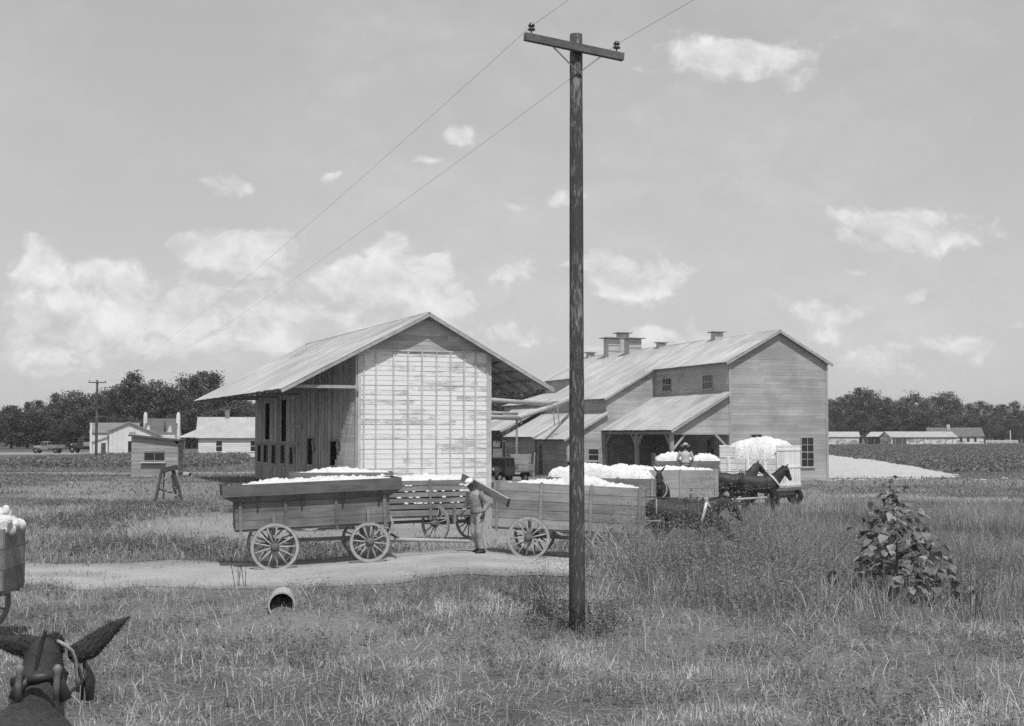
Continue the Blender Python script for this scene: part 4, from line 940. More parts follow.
def plank_house():
    Y = 216; A = at(109.2, 455.5, Y); t = thing('plank_house', 'white upright-plank building with asymmetric dark roof and side lean-to, behind the shack', 'house', (A.x, Y, 0), R(18))
    w = 7.8; pk = 2.95
    gt = lambda x: 3.95 + (5.25 - 3.95) * x / pk if x < pk else 5.25 - (5.25 - 3.1) * (x - pk) / (w - pk)
    d1 = 3.75
    wall_boards(w, gt, [(2.9, 3.9, .6, 2.2)], .35, True).build('gable_wall', M['white_paint'], t)
    window(t, 3.4, -.03, .6, 1.0, 1.6, 0, M['beam_dark'], (1, 2)); MB().box(3.0, 3.95, -.10, -.04, 3.15, 3.75).build('sign_board', M['trim_dim'], t)
    for L, h, x, rz in ((9, 3.9, 0, -90),):
        o = wall_boards(L, lambda q: h, (), .35, True).build('side_wall', M['white_paint'], t); o.location = (0, L, 0); o.rotation_euler = (0, 0, R(rz))
    o = wall_boards(9, lambda q: 3.05, (), .35, True).build('side_wall', M['white_paint'], t); o.location = (w, 0, 0); o.rotation_euler = (0, 0, R(90))
    m = MB(); slab(m, (-.3, 9.3, 3.95), (-.3, -.35, 3.95), (pk, -.35, 5.38), (pk, 9.3, 5.38), .09); m.build('roof', M['roof_pale_dim'], t)
    m = MB(); slab(m, (w + .4, -.35, 3.05), (w + .4, 9.3, 3.05), (pk, 9.3, 5.38), (pk, -.35, 5.38), .09); m.build('roof', M['roof_dark'], t)
    MB().bar((-.3, -.36, 3.88), (pk, -.36, 5.3), .05, .16).build('bargeboard', M['beam_mid'], t); MB().bar((w + .4, -.36, 2.98), (pk, -.36, 5.3), .05, .16).build('bargeboard', M['beam_mid'], t)
    o = wall_boards(2.4, lambda x: 2.1 + x * .35, [(1.2, 1.95, 0, 2.0)], .3, True).build('lean_to_wall', M['white_paint'], t); o.location = (-2.42, 2.2, 0)
    o = wall_boards(5, lambda x: 2.1, (), .3, True).build('lean_to_wall', M['white_paint'], t); o.location = (-2.42, 7.2, 0); o.rotation_euler = (0, 0, R(-90))
    m = MB(); slab(m, (-2.7, 7.3, 2.12), (-2.7, 1.95, 2.12), (-.02, 1.95, 3.1), (-.02, 7.3, 3.1), .08); m.build('lean_to_roof', M['roof_pale_dim'], t)
    MB().box(-1.2, -.48, 2.25, 2.3, .02, 1.98).build('door', M['beam_dark'], t)
M['roof_pale_dim'] = grey('grey shingles', .22, .2, (4, 4, 6), tone=.1)
plank_house()
def behind_houses():
    Y = 236; A = at(90.5, 452, Y); t = thing('store_building', 'low white building with grey roof and a tall corner post, left of the plank house', 'house', (A.x, Y, 0), R(8))
    gable_house(t, 7.6, 5.5, 3.7, 5.3, 'x', M['white_paint'], M['roof_pale_dim'], .3); MB().box(-.1, .25, -.3, .0, 0, 5.35).build('corner_post', M['white_paint'], t)
    Y = 250; A = at(143, 452, Y); t = thing('farmhouse', 'dark-roofed house with two tall white end chimneys behind the shack', 'house', (A.x, Y, 0), R(4))
    k = Y / F; w = 31 * k; gable_house(t, w, 7, 3.4, 6.2, 'x', M['white_paint'], M['roof_slate'], .1)
    for x in (-.45, w - .15): c = MB(); c.box(x, x + .62, 2.4, 3.1, 0, 7.0); ch = c.build('chimney', M['white_paint'], t); MB().box(x + .1, x + .52, 2.5, 3.0, 7.0, 7.45).build('chimney_cap', M['white_paint'], ch)
    for x in (.75, w - 1.0):
        m = MB(); m.add([(x - .55, .3, 3.4), (x + .55, .3, 3.4), (x, .3, 5.0), (x - .55, 2.6, 4.4), (x + .55, 2.6, 4.4), (x, 2.9, 5.0)], [(0, 1, 2), (0, 2, 5, 3), (1, 4, 5, 2), (3, 5, 4), (0, 3, 4, 1)]); m.build('dormer', M['white_paint'], t)
    MB().loft([(w * .66, .6, 3.2), (w * .66, .6, 5.9)], [.17, .17], 8).build('stove_pipe', M['iron'], t)
M['roof_slate'] = grey('dark grey shingles', .13, .25, (3, 3, 6), tone=.1)
behind_houses()
def right_sheds():
    Y = 470; k = Y / F
    A = at(821, 443.5, Y); t = thing('long_shed', 'long low white shed with pale roof just right of the gin, across the field', 'shed', (A.x, Y, 0), R(-8))
    gable_house(t, 37 * k, 7, 2.7, 4.3, 'x', M['shed_white'], M['roof_pale'], .4, bw=.5)
    Y = 480; k = Y / F; A = at(891.5, 444, Y); t = thing('long_shed', 'longest pale-roofed shed with patchy white walls in front of the dark farmhouse', 'shed', (A.x, Y, 0), R(10))
    gable_house(t, 70 * k, 9, 2.6, 4.4, 'x', M['shed_white'], M['roof_pale'], .5, bw=.5)
    for i in range(9): MB().box(1.2 + i * 2.7, 1.5 + i * 2.7, -.12, -.05, 0, 2.5).build('pilaster', M['beam_mid'], t)
    MB().box(.4, 5.5, -.10, -.04, .0, 2.0).build('doorway', M['beam_dark'], t)
    Y = 490; k = Y / F; A = at(867, 444, Y); t = thing('open_shed', 'small open-sided shed with pale roof joined to the left of the longest shed', 'shed', (A.x, Y, 0), R(0))
    w = 22 * k
    m = MB(); slab(m, (-.6, -.5, 2.7), (w + .3, -.5, 2.7), (w - .6, 3.5, 4.4), (2.4, 3.5, 4.4), .12); m.build('roof', M['roof_pale'], t)
    m = MB(); slab(m, (w + .3, 7.5, 2.7), (-.6, 7.5, 2.7), (2.4, 3.5, 4.4), (w - .6, 3.5, 4.4), .12); m.build('roof', M['roof_pale'], t)
    for x in (0, w / 3, 2 * w / 3, w - .2):
        for y in (0, 7): MB().box(x, x + .2, y, y + .2, 0, 2.75).build('post', M['beam'], t)
    MB().box(.3, w - .3, 6.6, 6.8, 0, 2.6).build('back_wall', M['beam_mid'], t)
    Y = 520; k = Y / F; A = at(930, 443, Y); t = thing('farmhouse', 'dark-roofed farmhouse with two pale chimneys under the far trees', 'house', (A.x, Y, 0), R(-5))
    gable_house(t, 52 * k, 9, 2.9, 6.0, 'x', M['shed_white'], M['roof_slate'], .5, bw=.5)
    for px, y in ((948.5, 424.5), (964, 430)):
        x = (px - 930) * k; c = MB(); c.box(x, x + 1.2, 3.2, 4.2, 4.2, (CAMZ + (435 - y) * k)); c.build('chimney', M['trim'], t)
    for q in range(4): MB().box(8.5 + q * 2.6, 9.4 + q * 2.6, -.1, -.04, .7, 2.3).build('window', M['glass'], t)
    Y = 500; A = at(986, 443, Y); t = thing('board_fence', 'low white board fence at the far right edge of the field', 'fence', (A.x, Y, 0)); 
    for i in range(6): MB().box(i * 2.3, i * 2.3 + .2, 0, .2, 0, 1.4).build('post', M['white_paint'], t)
    for z in (.4, .8, 1.15): MB().box(0, 11.6, -.06, 0, z, z + .22).build('rail', M['white_paint'], t)
    MB().box(9.0, 9.35, .5, .85, 0, 5.0).build('gate_post', M['trim'], t)
M['shed_white'] = peeled('flaking whitewash', .66, .28, (.3, .3, .5), .58, .1, .25)
right_sheds()

# ------------------------------------------------------------------ heap of cotton seed right of the gin
def seed_heap():
    n, m = 180, 110; xs = np.linspace(17.5, 38, n); ys = np.linspace(96, 130, m); X, Y = np.meshgrid(xs, ys)
    c = 113.5 + (X - 24) * .05; px = X / Y * F + 512
    prof = np.interp(X, [17.5, 22, 26.2, 30.4, 34.0, 35.6, 37.5], [2.2, 1.9, 1.55, 1.12, .55, .12, 0.0])
    Z = prof * np.exp(-((Y - c) / (6.0 + .1 * (30 - X))) ** 2) * (.88 + .25 * fbm(X * .5, Y * .3, 4)) + .42 * (fbm(X * .7, Y * .5, 4) - .5) + .20 * (fbm(X * 3, Y * 3, 3) - .5) - .10
    V = np.stack([X.ravel(), Y.ravel(), Z.ravel()], 1); i = (np.arange(n - 1)[None, :] + n * np.arange(m - 1)[:, None]).ravel()
    o = link_mesh('seed_heap', fast_mesh('seed_heap', V, np.stack([i, i + 1, i + 1 + n, i + n], 1).ravel(), np.full(len(i), 4), np.zeros(len(i)), True), M['cottonseed'])
    tag(o, 'long pale heap of cotton seed on the ground right of the gin', 'seed heap')
seed_heap()

# ------------------------------------------------------------------ power poles and wires
M['pole'] = peeled('creosoted pole', .070, .26, (24, 24, 5), .60, .10, 0)
M['crossarm'] = grey('weathered cross-arm', .13, .4, (2, 12, 12), stain=.2)
LD = Vector((49.3, -136.4, 0)).normalized(); AD = Vector((-LD.y, LD.x, 0))      # along the line, along the cross-arm
def pole(px, Y, ytop, label, r0, r1, arm=.90, back=.85, lean=(0, 0), detail=True, yarm=None, tilt=0.0):
    x = (px - 512) / F * Y; top = at(px, ytop, Y).z; t = thing('utility_pole', label, 'utility pole', (x, Y, hz(x, Y) if Y < 60 else 0))
    top -= t.location.z; n = 18
    mb = MB(); mb.loft([(lean[0] * top * k / n, 0, -.4 if k == 0 else top * k / n) for k in range(n + 1)], [(r0 + (r1 - r0) * k / n) * (1 + .025 * rnd.uniform(-1, 1)) for k in range(n + 1)], 16); mb.build('pole_shaft', M['pole'], t)
    za = at(px, yarm, Y).z - t.location.z; L = Vector((lean[0] * top, 0, za)); off = LD * (r1 + .05)
    tl = Vector((0, 0, tilt)); a, b = L - AD * arm + off + tl * arm, L + AD * back + off - tl * back
    MB().bar(a, b, .10, .125).build('crossarm', M['crossarm'], t)
    ins = []
    for q, e in ((-1, arm), (1, back)):
        p = L + AD * q * (e - .12) + off - tl * q * (e - .12)
        pm = MB(); pm.loft([p + Vector((0, 0, .05)), p + Vector((0, 0, .17))], [.012, .012], 6); o = pm.build('insulator_pin', M['iron'], t)
        im = MB(); im.loft([p + Vector((0, 0, z)) for z in (.12, .125, .15, .155, .19, .195, .22, .25, .26)], [.02, .06, .065, .04, .04, .058, .055, .03, .005], 12); im.build('insulator', M['porcelain'], o)
        ins.append(t.location + p + Vector((0, 0, .20)))
        br = L + AD * q * e * .52 + off + Vector((0, 0, -.05)) - tl * q * e * .52; MB().bar(br, L + Vector((0, 0, -.42)) + off * .9, .028, .008 if not detail else .012).build('brace', M['iron_pale'], t)
    return t, ins
M['iron_pale'] = grey('galvanised strap', .22, .2, rough=.5, spec=.4)
_, i1 = pole(576.5, 22.85, 34.5, 'tall dark wooden power pole with cross-arm, standing in the near weeds', .135, .105, .985, .80, (.0008, 0), True, 50.5, .10)
_, i2 = pole(97, 159, 380, 'distant power pole with cross-arm, left of the plank shack', .17, .13, 1.0, 1.0, (0, 0), False, 382.5)
for q, nm in ((0, 'thin power wire on the left insulator of the near pole'), (1, 'thin power wire on the right insulator of the near pole')):
    A, B = i1[q], i2[q]; Cc = A + (A - B) * 1.0; pts = []
    for P0, P1, s in ((B, A, 1.3), (A, Cc, 1.3)):
        for k in range(24):
            f = k / 24; p = P0.lerp(P1, f); p.z -= 4 * s * f * (1 - f); pts.append(p)
    m = MB(); m.loft(pts, [.0036] * len(pts), 4, tone=.3); tag(m.build('power_wire', M['iron_pale']), nm, 'wire')

# ------------------------------------------------------------------ drain pipe, culvert pieces, stone, stand
def culvert(px, py, r, L, rz, label, rad_t=.05, Y=None, zc=None, mat='concrete'):
    p = gp(px, py); Y = Y or p.y; X = (px - 512) / F * Y; z = zc if zc is not None else hz(X, Y) + r * (.45 if r > .22 and L > .7 else .85)
    m = MB(); n = 24; prof = [(0, r), (L, r), (L, r - rad_t), (0, r - rad_t)]; vs = []; fs = []
    for k in range(n):
        a = 2 * math.pi * k / n
        for (y, q) in prof: vs.append((q * math.cos(a), y, q * math.sin(a)))
    for k in range(n):
        for i in range(4): fs.append((4 * k + i, 4 * k + (i + 1) % 4, 4 * ((k + 1) % n) + (i + 1) % 4, 4 * ((k + 1) % n) + i))
    m.add(vs, fs, smooth=False); o = m.build('culvert_pipe', M[mat], None, (X, Y, z), (0, 0, rz)); tag(o, label, 'pipe'); return o
culvert(283.5, 626, .235, .75, R(8), 'round drain pipe mouth with bright rim showing in the near grass', .03)
culvert(191.2, 477, .20, .62, R(58), 'short drum-like pipe lying by the plank shack and the timber stand', .03)
culvert(94.5, 476, .17, 1.2, R(20), 'small dark pipe mouth at the foot of the distant power pole', .03)
culvert(70.5, 488, .20, .6, R(10), 'short pipe piece lying in the grass left of the plank shack', .03)
def stone():
    p = gp(215, 543); m = MB(); m.ball((0, 0, .13), (.20, .16, .15), 12, 8); me = fuse(m, .05, 2, 'stone')
    co = np.empty(len(me.vertices) * 3); me.vertices.foreach_get('co', co); co = co.reshape(-1, 3); co *= (1 + .35 * (fbm(co[:, 0] * 9 + 5, co[:, 1] * 9 + co[:, 2] * 9, 3) - .5))[:, None]; me.vertices.foreach_set('co', co.ravel())
    o = link_mesh('field_stone', me, M['stone']); o.location = (p.x, p.y, hz(p.x, p.y)); tag(o, 'pale rounded stone in the grass left of the dark wagon', 'stone')
stone()
def stand():
    p = gp(167, 503); Y = p.y; k = Y / F; t = thing('timber_stand', 'rickety four-legged dark timber stand between the shack and the dark wagon', 'stand', (p.x, Y, hz(p.x, Y)), R(10))
    X = lambda px: (px - 167) * k; Z = lambda py: (503.5 - py) * k
    MB().bar((X(161.5), .1, Z(471)), (X(176), -.2, Z(467.5)), .28, .22).build('top_beam', M['beam_dark'], t)
    MB().bar((X(171), -.2, Z(468.6)), (X(176), -.25, Z(468)), .34, .20).build('beam_block', M['beam_dark'], t)
    for (x0, y0, x1, y1, d0, d1, mt) in ((161.7, 470, 156, 503.5, -.1, -.5, 'beam_dark'), (164, 470, 162.5, 500, .1, .7, 'beam'), (173.5, 471, 182, 500, -.2, -.5, 'beam_dark'), (172, 471, 175, 499, .1, .7, 'beam')):
        MB().bar((X(x0), d0, Z(y0)), (X(x1), d1, Z(y1)), .10, .10).build('leg', M[mt], t)
    for (x0, y0, x1, y1, mt) in ((166.5, 473, 165, 491, 'beam_lt'), (171.5, 475, 174, 491, 'beam_dark'), (168, 473, 169.5, 490, 'beam'), (163, 492.5, 181, 486.5, 'beam_lt'), (163, 492.8, 166.5, 491.6, 'beam_dark'), (172, 486, 178, 485, 'beam_dark'), (159, 489, 172, 493, 'beam_dark'), (164, 478, 176, 489, 'beam'), (169, 494, 183, 497, 'beam_lt'), (178, 478, 180.5, 494, 'beam')):
        MB().bar((X(x0), -.15, Z(y0)), (X(x1), -.15, Z(y1)), .09, .09).build('brace', M[mt], t)
stand()
def hopper():
    Y = 98; k = Y / F; p = at(521, 478, Y); t = thing('board_bin', 'slant-sided pale board bin below the suction pipes', 'bin', (p.x, Y, 0), R(12))
    m = MB()
    for i in range(5):
        z0 = .1 + i * .36; z1 = z0 + .35; f = lambda z: .55 + .10 * z
        m.hexa([(-f(z0), 0, z0), (f(z0) - .12, 0, z0), (f(z0) - .12, .05, z0), (-f(z0), .05, z0), (-f(z1), 0, z1), (f(z1) - .05, 0, z1), (f(z1) - .05, .05, z1), (-f(z1), .05, z1)])
    m.build('front_panel', M['siding_wood_lt'], t)
    for s in (-1, 1): MB().hexa([(s * .55 - .03, .06, .1), (s * .55 + .03, .06, .1), (s * .55 + .03, 1.0, .1), (s * .55 - .03, 1.0, .1), (s * .75 - .03, .06, 1.9), (s * .75 + .03, .06, 1.9), (s * .75 + .03, 1.0, 1.9), (s * .75 - .03, 1.0, 1.9)]).build('side_panel', M['siding_wood_lt'], t)
    MB().bar((.85, -.1, .02), (1.0, 0, 2.0), .09, .09).build('prop', M['beam'], t)
hopper()

# ------------------------------------------------------------------ the big burweed and the dark weeds by the pole
def burweed():
    p = gp(897, 601); t = thing('tall_burweed', 'big broad-leaved weed taller than a man, alone in the right foreground', 'plant', (p.x, p.y, hz(p.x, p.y)))
    r = np.random.default_rng(5); st = MB(); H = 2.42; leaves = []
    st.loft([(0, 0, -.1), (.02, 0, .8), (-.03, .02, 1.6), (-.05, 0, H)], [.028, .022, .014, .005], 7)
    def leaf(P, d, s):
        leaves.append((P, d, s))
    for i in range(56):
        f = .05 + .86 * i / 55; z = H * f; a = i * 2.4 + r.normal(0, .3); env = 1.18 * (1 - f) ** .9 + .13
        tip = np.array([math.cos(a) * env, math.sin(a) * env, z + .18 * (1 - f)]); b = np.array([-.04 * f, 0, z])
        st.loft([tuple(b), tuple(b * .5 + tip * .5 + np.array([0, 0, .03])), tuple(tip)], [.010, .007, .003], 5)
        for q in range(int(4.2 + 9 * (1 - f) ** 1.4)):
            g = r.uniform(.3, 1.08); P = b + (tip - b) * g + r.normal(0, .05, 3); d = np.array([math.cos(a) + r.normal(0, .6), math.sin(a) + r.normal(0, .6), -.25 - r.random() * .5]); leaf(P, d, (.07 + .12 * r.random()) * (1.2 - .5 * f))
    for q in range(10): a = q * .7; leaf(np.array([-.05, 0, H - .03 * q]), np.array([math.cos(a), math.sin(a), .1]), .09)
    V = []; Fc = []; T = []; n = []
    for P, d, s in leaves:
        d = d / np.linalg.norm(d); w = np.cross(d, [0, 0, 1]); w /= np.linalg.norm(w); up = np.cross(w, d)
        w = w * math.cos(.3 * r.normal()) + up * math.sin(.3 * r.normal()); b = len(V)
        pts = [(0, 0), (.15, .42), (.5, .46), (1.0, 0), (.5, -.46), (.15, -.42), (.5, 0)]
        for (x, y) in pts: V.append(P + d * s * x * 1.25 + w * s * y * 1.25 + up * s * (-.35 * x * x + .22 * abs(y)))
        for f in ((0, 6, 2, 1), (6, 3, 2), (0, 5, 4, 6), (6, 4, 3)): Fc += [b + i for i in f]; n.append(len(f)); T.append(r.random() ** 1.3)
        for k in range(4): T[-1 - k] = T[-4] if k else T[-1]
    st.build('stem', M['bark'], t); link_mesh('foliage', fast_mesh('foliage', np.array(V), np.array(Fc), np.array(n), np.array(T)), M['leaf_big'], t)
burweed()
def wisp(px, py, n, h, spread, label, tone=(.0, .3)):
    p = gp(px, py); x = p.x + rng.normal(0, spread, n); y = p.y + rng.normal(0, spread, n)
    o = weed_cloud('weed_clump', x, y, h * (.45 + .6 * rng.random(n)), .016, 30, M['leaf_dark'], tone[0], tone[1], .065, .75); tag(o, label, 'plant')
M['leaf_dark'] = leafm('dark weed leaves', .075, .6, .3)
wisp(545, 632, 110, 1.45, .24, 'tall wispy dark weed clump just left of the near power pole')
wisp(600, 636, 90, .70, .38, 'low dark weed clump just right of the near power pole')
wisp(985, 560, 60, 1.3, .55, 'tall leafy weeds at the right edge of the photo', (.2, .8))
def dead_stalks(px, py, n, h, label):
    p = gp(px, py); root = thing('dead_weed', label, 'plant', (p.x, p.y, hz(p.x, p.y)))
    for i in range(n):
        t = MB(); b = Vector((rnd.gauss(0, .2), rnd.gauss(0, .15), -.05)); hh = h * (.6 + .5 * rnd.random()); a = Vector((rnd.gauss(0, .2), rnd.gauss(0, .15), 1)) * hh
        t.loft([tuple(b), tuple(b + a * .6), tuple(b + a)], [.008, .006, .003], 4)
        for k in range(4): f = .4 + .15 * k; t.loft([tuple(b + a * f), tuple(b + a * f + Vector((rnd.gauss(0, .08), rnd.gauss(0, .06), .12)))], [.004, .002], 4)
        t.build('stalk', M['bark'], root)
dead_stalks(241, 586, 5, .75, 'bare dark dead stalks beside the near rear wheel of the dark wagon')
dead_stalks(978, 620, 5, 1.2, 'dry upright stalks near the right edge of the photo')
# ------------------------------------------------------------------ wagons
def wheel_parts(r, nsp=12, mat='wheel'):
    """meshes of a spoked wagon wheel turning round the y axis"""
    s = MB()
    for k in range(nsp):
        a = 2 * math.pi * k / nsp; d = Vector((math.cos(a), 0, math.sin(a)))
        s.loft([d * .07, d * (r * .5), d * (r - .05)], [(.020, .026), (.017, .022), (.016, .019)], 6, (0, 1, 0), .5)
    h = MB(); ys = (-.19, -.17, -.10, -.06, .06, .11, .17, .19); h.loft([(0, y, 0) for y in ys], [.045, .07, .075, .105, .105, .08, .065, .04], 14, (0, 0, 1))
    ri = MB(); ri.ring(r - .075, r - .012, -.026, .026, 36, .5); ty = MB(); ty.ring(r - .012, r, -.029, .029, 36)
    return s.mesh('wheel'), h.mesh('hub'), ri.mesh('rim'), ty.mesh('tyre'), mat
def put_wheel(t, wp, x, y, z, ry=None, rz=0):
    s, h, ri, ty, mat = wp
    o = link_mesh('wheel', s, M[mat], t); o.location = (x, y, z); o.rotation_euler = (0, rnd.random() * 6 if ry is None else ry, rz)
    link_mesh('hub', h, M['wheel_dark'], o); link_mesh('rim', ri, M[mat], o); link_mesh('tyre', ty, M['tyre_iron'], o); return o
WHEELS = {}
def wheels(r, mat):
    k = (round(r, 2), mat)
    if k not in WHEELS: WHEELS[k] = wheel_parts(r, 12 if r < .54 else 13, mat)
    return WHEELS[k]
def heap(L, W, base, hgt, bumps, seed, prof=None, skirt=.12, step=.055, side=.5, amp=.7):
    nx = max(8, int(L / step)); ny = max(6, int(W / step)); xs = np.linspace(-L / 2, L / 2, nx); ys = np.linspace(-W / 2, W / 2, ny); X, Y = np.meshgrid(xs, ys)
    e = np.minimum(1, np.minimum((L / 2 - np.abs(X)) / (.16 * L * .5 + .05), (W / 2 - np.abs(Y)) / (side * W / 2 + .01))); e = np.sqrt(np.clip(e, 0, 1) * (2 - np.clip(e, 0, 1)))
    p = np.ones_like(X) if prof is None else np.interp(X, np.linspace(-L / 2, L / 2, len(prof)), prof)
    Z = base + e * hgt * p * (1 - amp / 2 + amp * fbm(X * 1.6 + seed, Y * 1.6 + seed, 3)) + bumps * (fbm(X * 4 + seed, Y * 4 + 3 * seed, 4) - .5) + bumps * 1.3 * (fbm(X * 10 + seed, Y * 10, 3) - .5) * (.4 + e)
    X2 = X + bumps * .8 * (fbm(X * 9 + 3, Y * 9 + seed, 2) - .5); Y2 = Y + bumps * .8 * (fbm(X * 9 + 33, Y * 9 + seed, 2) - .5)
    V = np.stack([X2.ravel(), Y2.ravel(), Z.ravel()], 1); nv = len(V); i = (np.arange(nx - 1)[None, :] + nx * np.arange(ny - 1)[:, None]).ravel()
    Fc = [np.stack([i, i + 1, i + 1 + nx, i + nx], 1)]
    bd = list(range(nx)) + [nx * (k + 1) - 1 for k in range(1, ny)] + [nx * (ny - 1) + k for k in range(nx - 2, -1, -1)] + [nx * k for k in range(ny - 2, 0, -1)]
    S_ = V[bd].copy(); S_[:, 2] = base - skirt; V = np.concatenate([V, S_]); m = len(bd)
    Fc.append(np.array([[bd[(k + 1) % m], bd[k], nv + k, nv + (k + 1) % m] for k in range(m)])); Fc = np.concatenate(Fc)
    return fast_mesh('cotton_load', V, Fc.ravel(), np.full(len(Fc), 4), np.zeros(len(Fc)), True)
def tufts(me_list, n, x0, x1, y0, y1, z, r=.05):
    m = MB()
    for k in range(n): m.ball((rnd.uniform(x0, x1), rnd.uniform(y0, y1), z + rnd.uniform(-.02, .03)), r * rnd.uniform(.5, 1.3), 7, 5)
    return m
def wagon(label, X, Y, rz, pitch=0.0, z=None, L=3.5, W=1.06, fl=.86, hb=.62, rr=.58, rf=.50, xr=-1.05, xf=1.1, flare=None, mat='wagon_mid', fmat=None, wmat='wheel', nb=3, gap=.0, turn=0.0, tongue=2.6, group='cotton wagons in the gin yard',
          cotton=(.25, None, 'white cotton'), cap_cot=None, posts=True, jagged=False, bolster=True, front_x=1.45, tongue_z=None, cats='wagon', endh=None, dzf=0.0, dzr=0.0):
    z = hz(X, Y) if z is None else z
    t = thing('cotton_wagon', label, cats, (X, Y, z), rz, group, pitch)
    m_ = M[mat]; zt = fl + hb; hl, hw = L / 2, W / 2
    MB().box(-hl, hl, -hw, hw, fl - .06, fl, .4).build('floor', m_, t)
    for s in (-1, 1):
        b = MB(); h = hb / nb
        for i in range(nb):
            z0 = fl + i * h + (gap if i else 0); z1 = fl + (i + 1) * h - .006; o = rnd.random() * .008
            x0, x1 = -hl - (rnd.random() * .12 if jagged else 0), hl + (rnd.random() * .12 if jagged else 0)
            if s < 0: b.box(x0, x1, -hw - .028 - o, -hw - o, z0, z1)
            else: b.box(x0, x1, hw + o, hw + .028 + o, z0, z1)
        b.build('side_panel', m_, t)
        for x in ([-hl + .12, -hl * .36, hl * .30, hl - .12] if posts else [-hl + .05, hl - .05]):
            y = s * (hw + .055); MB().box(x - .04, x + .04, y - .022, y + .022, fl - .12, zt + (.03 if posts else 0)).build('cleat', m_, t)
        if bolster:
            for x in (xr, xf): MB().box(x - .035, x + .035, s * (hw + .10) - .03, s * (hw + .10) + .03, fl - .24, fl + .35).build('stake', M['wagon_mid'], t)
    for x in (-hl, hl):
        b = MB(); h = (endh or hb) / nb
        for i in range(nb): b.box(x - .014, x + .014, -hw, hw, fl + i * h + gap * (i > 0), fl + (i + 1) * h - .006)
        b.build('end_panel', m_, t)
    if flare:
        fo, fz, bh, ext = flare; fm = M[fmat or mat]; y0, y1 = hw + .03, hw + .03 + fo; zz = zt + fz
        for s in (-1, 1):
            b = MB(); P = [(-hl, s * y0, zt), (hl, s * y0, zt), (hl + ext, s * y1, zz), (-hl - ext, s * y1, zz)]
            Q = [(p[0], p[1], p[2] + .03) for p in P]
            b.add(P + Q, [(0, 1, 2, 3), (7, 6, 5, 4), (0, 4, 5, 1), (1, 5, 6, 2), (2, 6, 7, 3), (3, 7, 4, 0)]); b.build('flare_board', fm, t)
            b = MB(); b.box(-hl - ext, hl + ext, min(s * y1, s * (y1 + .03)), max(s * y1, s * (y1 + .03)), zz, zz + bh); b.build('top_board', fm, t)
            for x in (-hl * .72, -hl * .15, hl * .38, hl * .86):
                MB().bar((x, s * (hw + .05), zt - .22), (x + .03, s * (y1 + .012), zz + .02), .03, .03).build('flare_brace', M['iron'], t)
        for s in (-1, 1):
            b = MB(); x0, x1 = s * hl, s * (hl + ext)
            P = [(x0, -y0, zt), (x0, y0, zt), (x1, y1, zz), (x1, -y1, zz)]; Q = [(p[0], p[1], p[2] + .03) for p in P]
            b.add(P + Q, [(0, 1, 2, 3), (7, 6, 5, 4), (0, 4, 5, 1), (1, 5, 6, 2), (2, 6, 7, 3), (3, 7, 4, 0)])
            b.box(x1 - .015, x1 + .015, -y1 + .002, y1 - .002, zz + .03, zz + bh); b.build('end_board', fm, t)
    tr = W + .46
    wr, wf = wheels(rr, wmat), wheels(rf, wmat)
    for s in (-1, 1): put_wheel(t, wr, xr, s * tr / 2, rr + dzr)
    MB().bar((xr, -tr / 2, rr + dzr), (xr, tr / 2, rr + dzr), .09, .11).build('axle', M['wagon_mid'], t); MB().box(xr - .07, xr + .07, -hw, hw, rr + dzr + .05, fl - .061).build('bolster', M['wagon_mid'], t)
    c, sn = math.cos(turn), math.sin(turn)
    for s in (-1, 1): put_wheel(t, wf, xf - sn * s * tr / 2, c * s * tr / 2, rf + dzf, None, turn)
    MB().bar((xf + sn * tr / 2, -c * tr / 2, rf), (xf - sn * tr / 2, c * tr / 2, rf), .09, .11).build('axle', M['wagon_mid'], t); MB().box(xf - .07, xf + .07, -hw, hw, rf + .05, fl - .061).build('bolster', M['wagon_mid'], t)
    MB().bar((xr, 0, rr), (xf, 0, rf + .06), .08, .09).build('reach', M['wagon_mid'], t)
    if tongue:
        a = Vector((xf, 0, rf + .02)); d = Vector((c, sn, 0)); tz = tongue_z if tongue_z is not None else rf - .02
        e = a + d * (tongue + .2); e.z = tz
        MB().loft([tuple(a), tuple(e)], [.055, .045], 8, (0, 1, 0), .5).build('tongue', M['tongue_wood'], t)
        q = a + d * .75; MB().bar(q - Vector((-sn, c, 0)) * .6 + Vector((0, 0, .03)), q + Vector((-sn, c, 0)) * .6 + Vector((0, 0, .03)), .05, .05).build('doubletree', M['wagon_mid'], t)
    if cotton:
        ch, prof, lab = cotton
        y1 = hw if not flare else hw + flare[0]; zc = zt if not flare else zt + flare[1] + flare[2]
        ext = 0 if not flare else flare[3]
        me = heap(L - .04 + 2 * ext, 2 * y1 - .02, zc - .09, ch + .06, .10, rnd.random() * 50, prof)
        o = link_mesh('cotton_load', me, M['cotton']); o.location = t.location; o.rotation_euler = t.rotation_euler; tag(o, lab, 'cotton', 'heaped cotton in the wagons')
    return t
M['tongue_wood'] = grey('bleached tongue pole', .38, .2, (2, 12, 12)); M['wagon_end'] = grey('wagon end boards', .15, .3, (8, 8, 1.2), tone=.2)

M['wagon_mid2'] = grey('grey box boards of the dark wagon', .155, .35, (1.2, 10, 10), tone=.25, stain=.3, stain_scale=1.2)
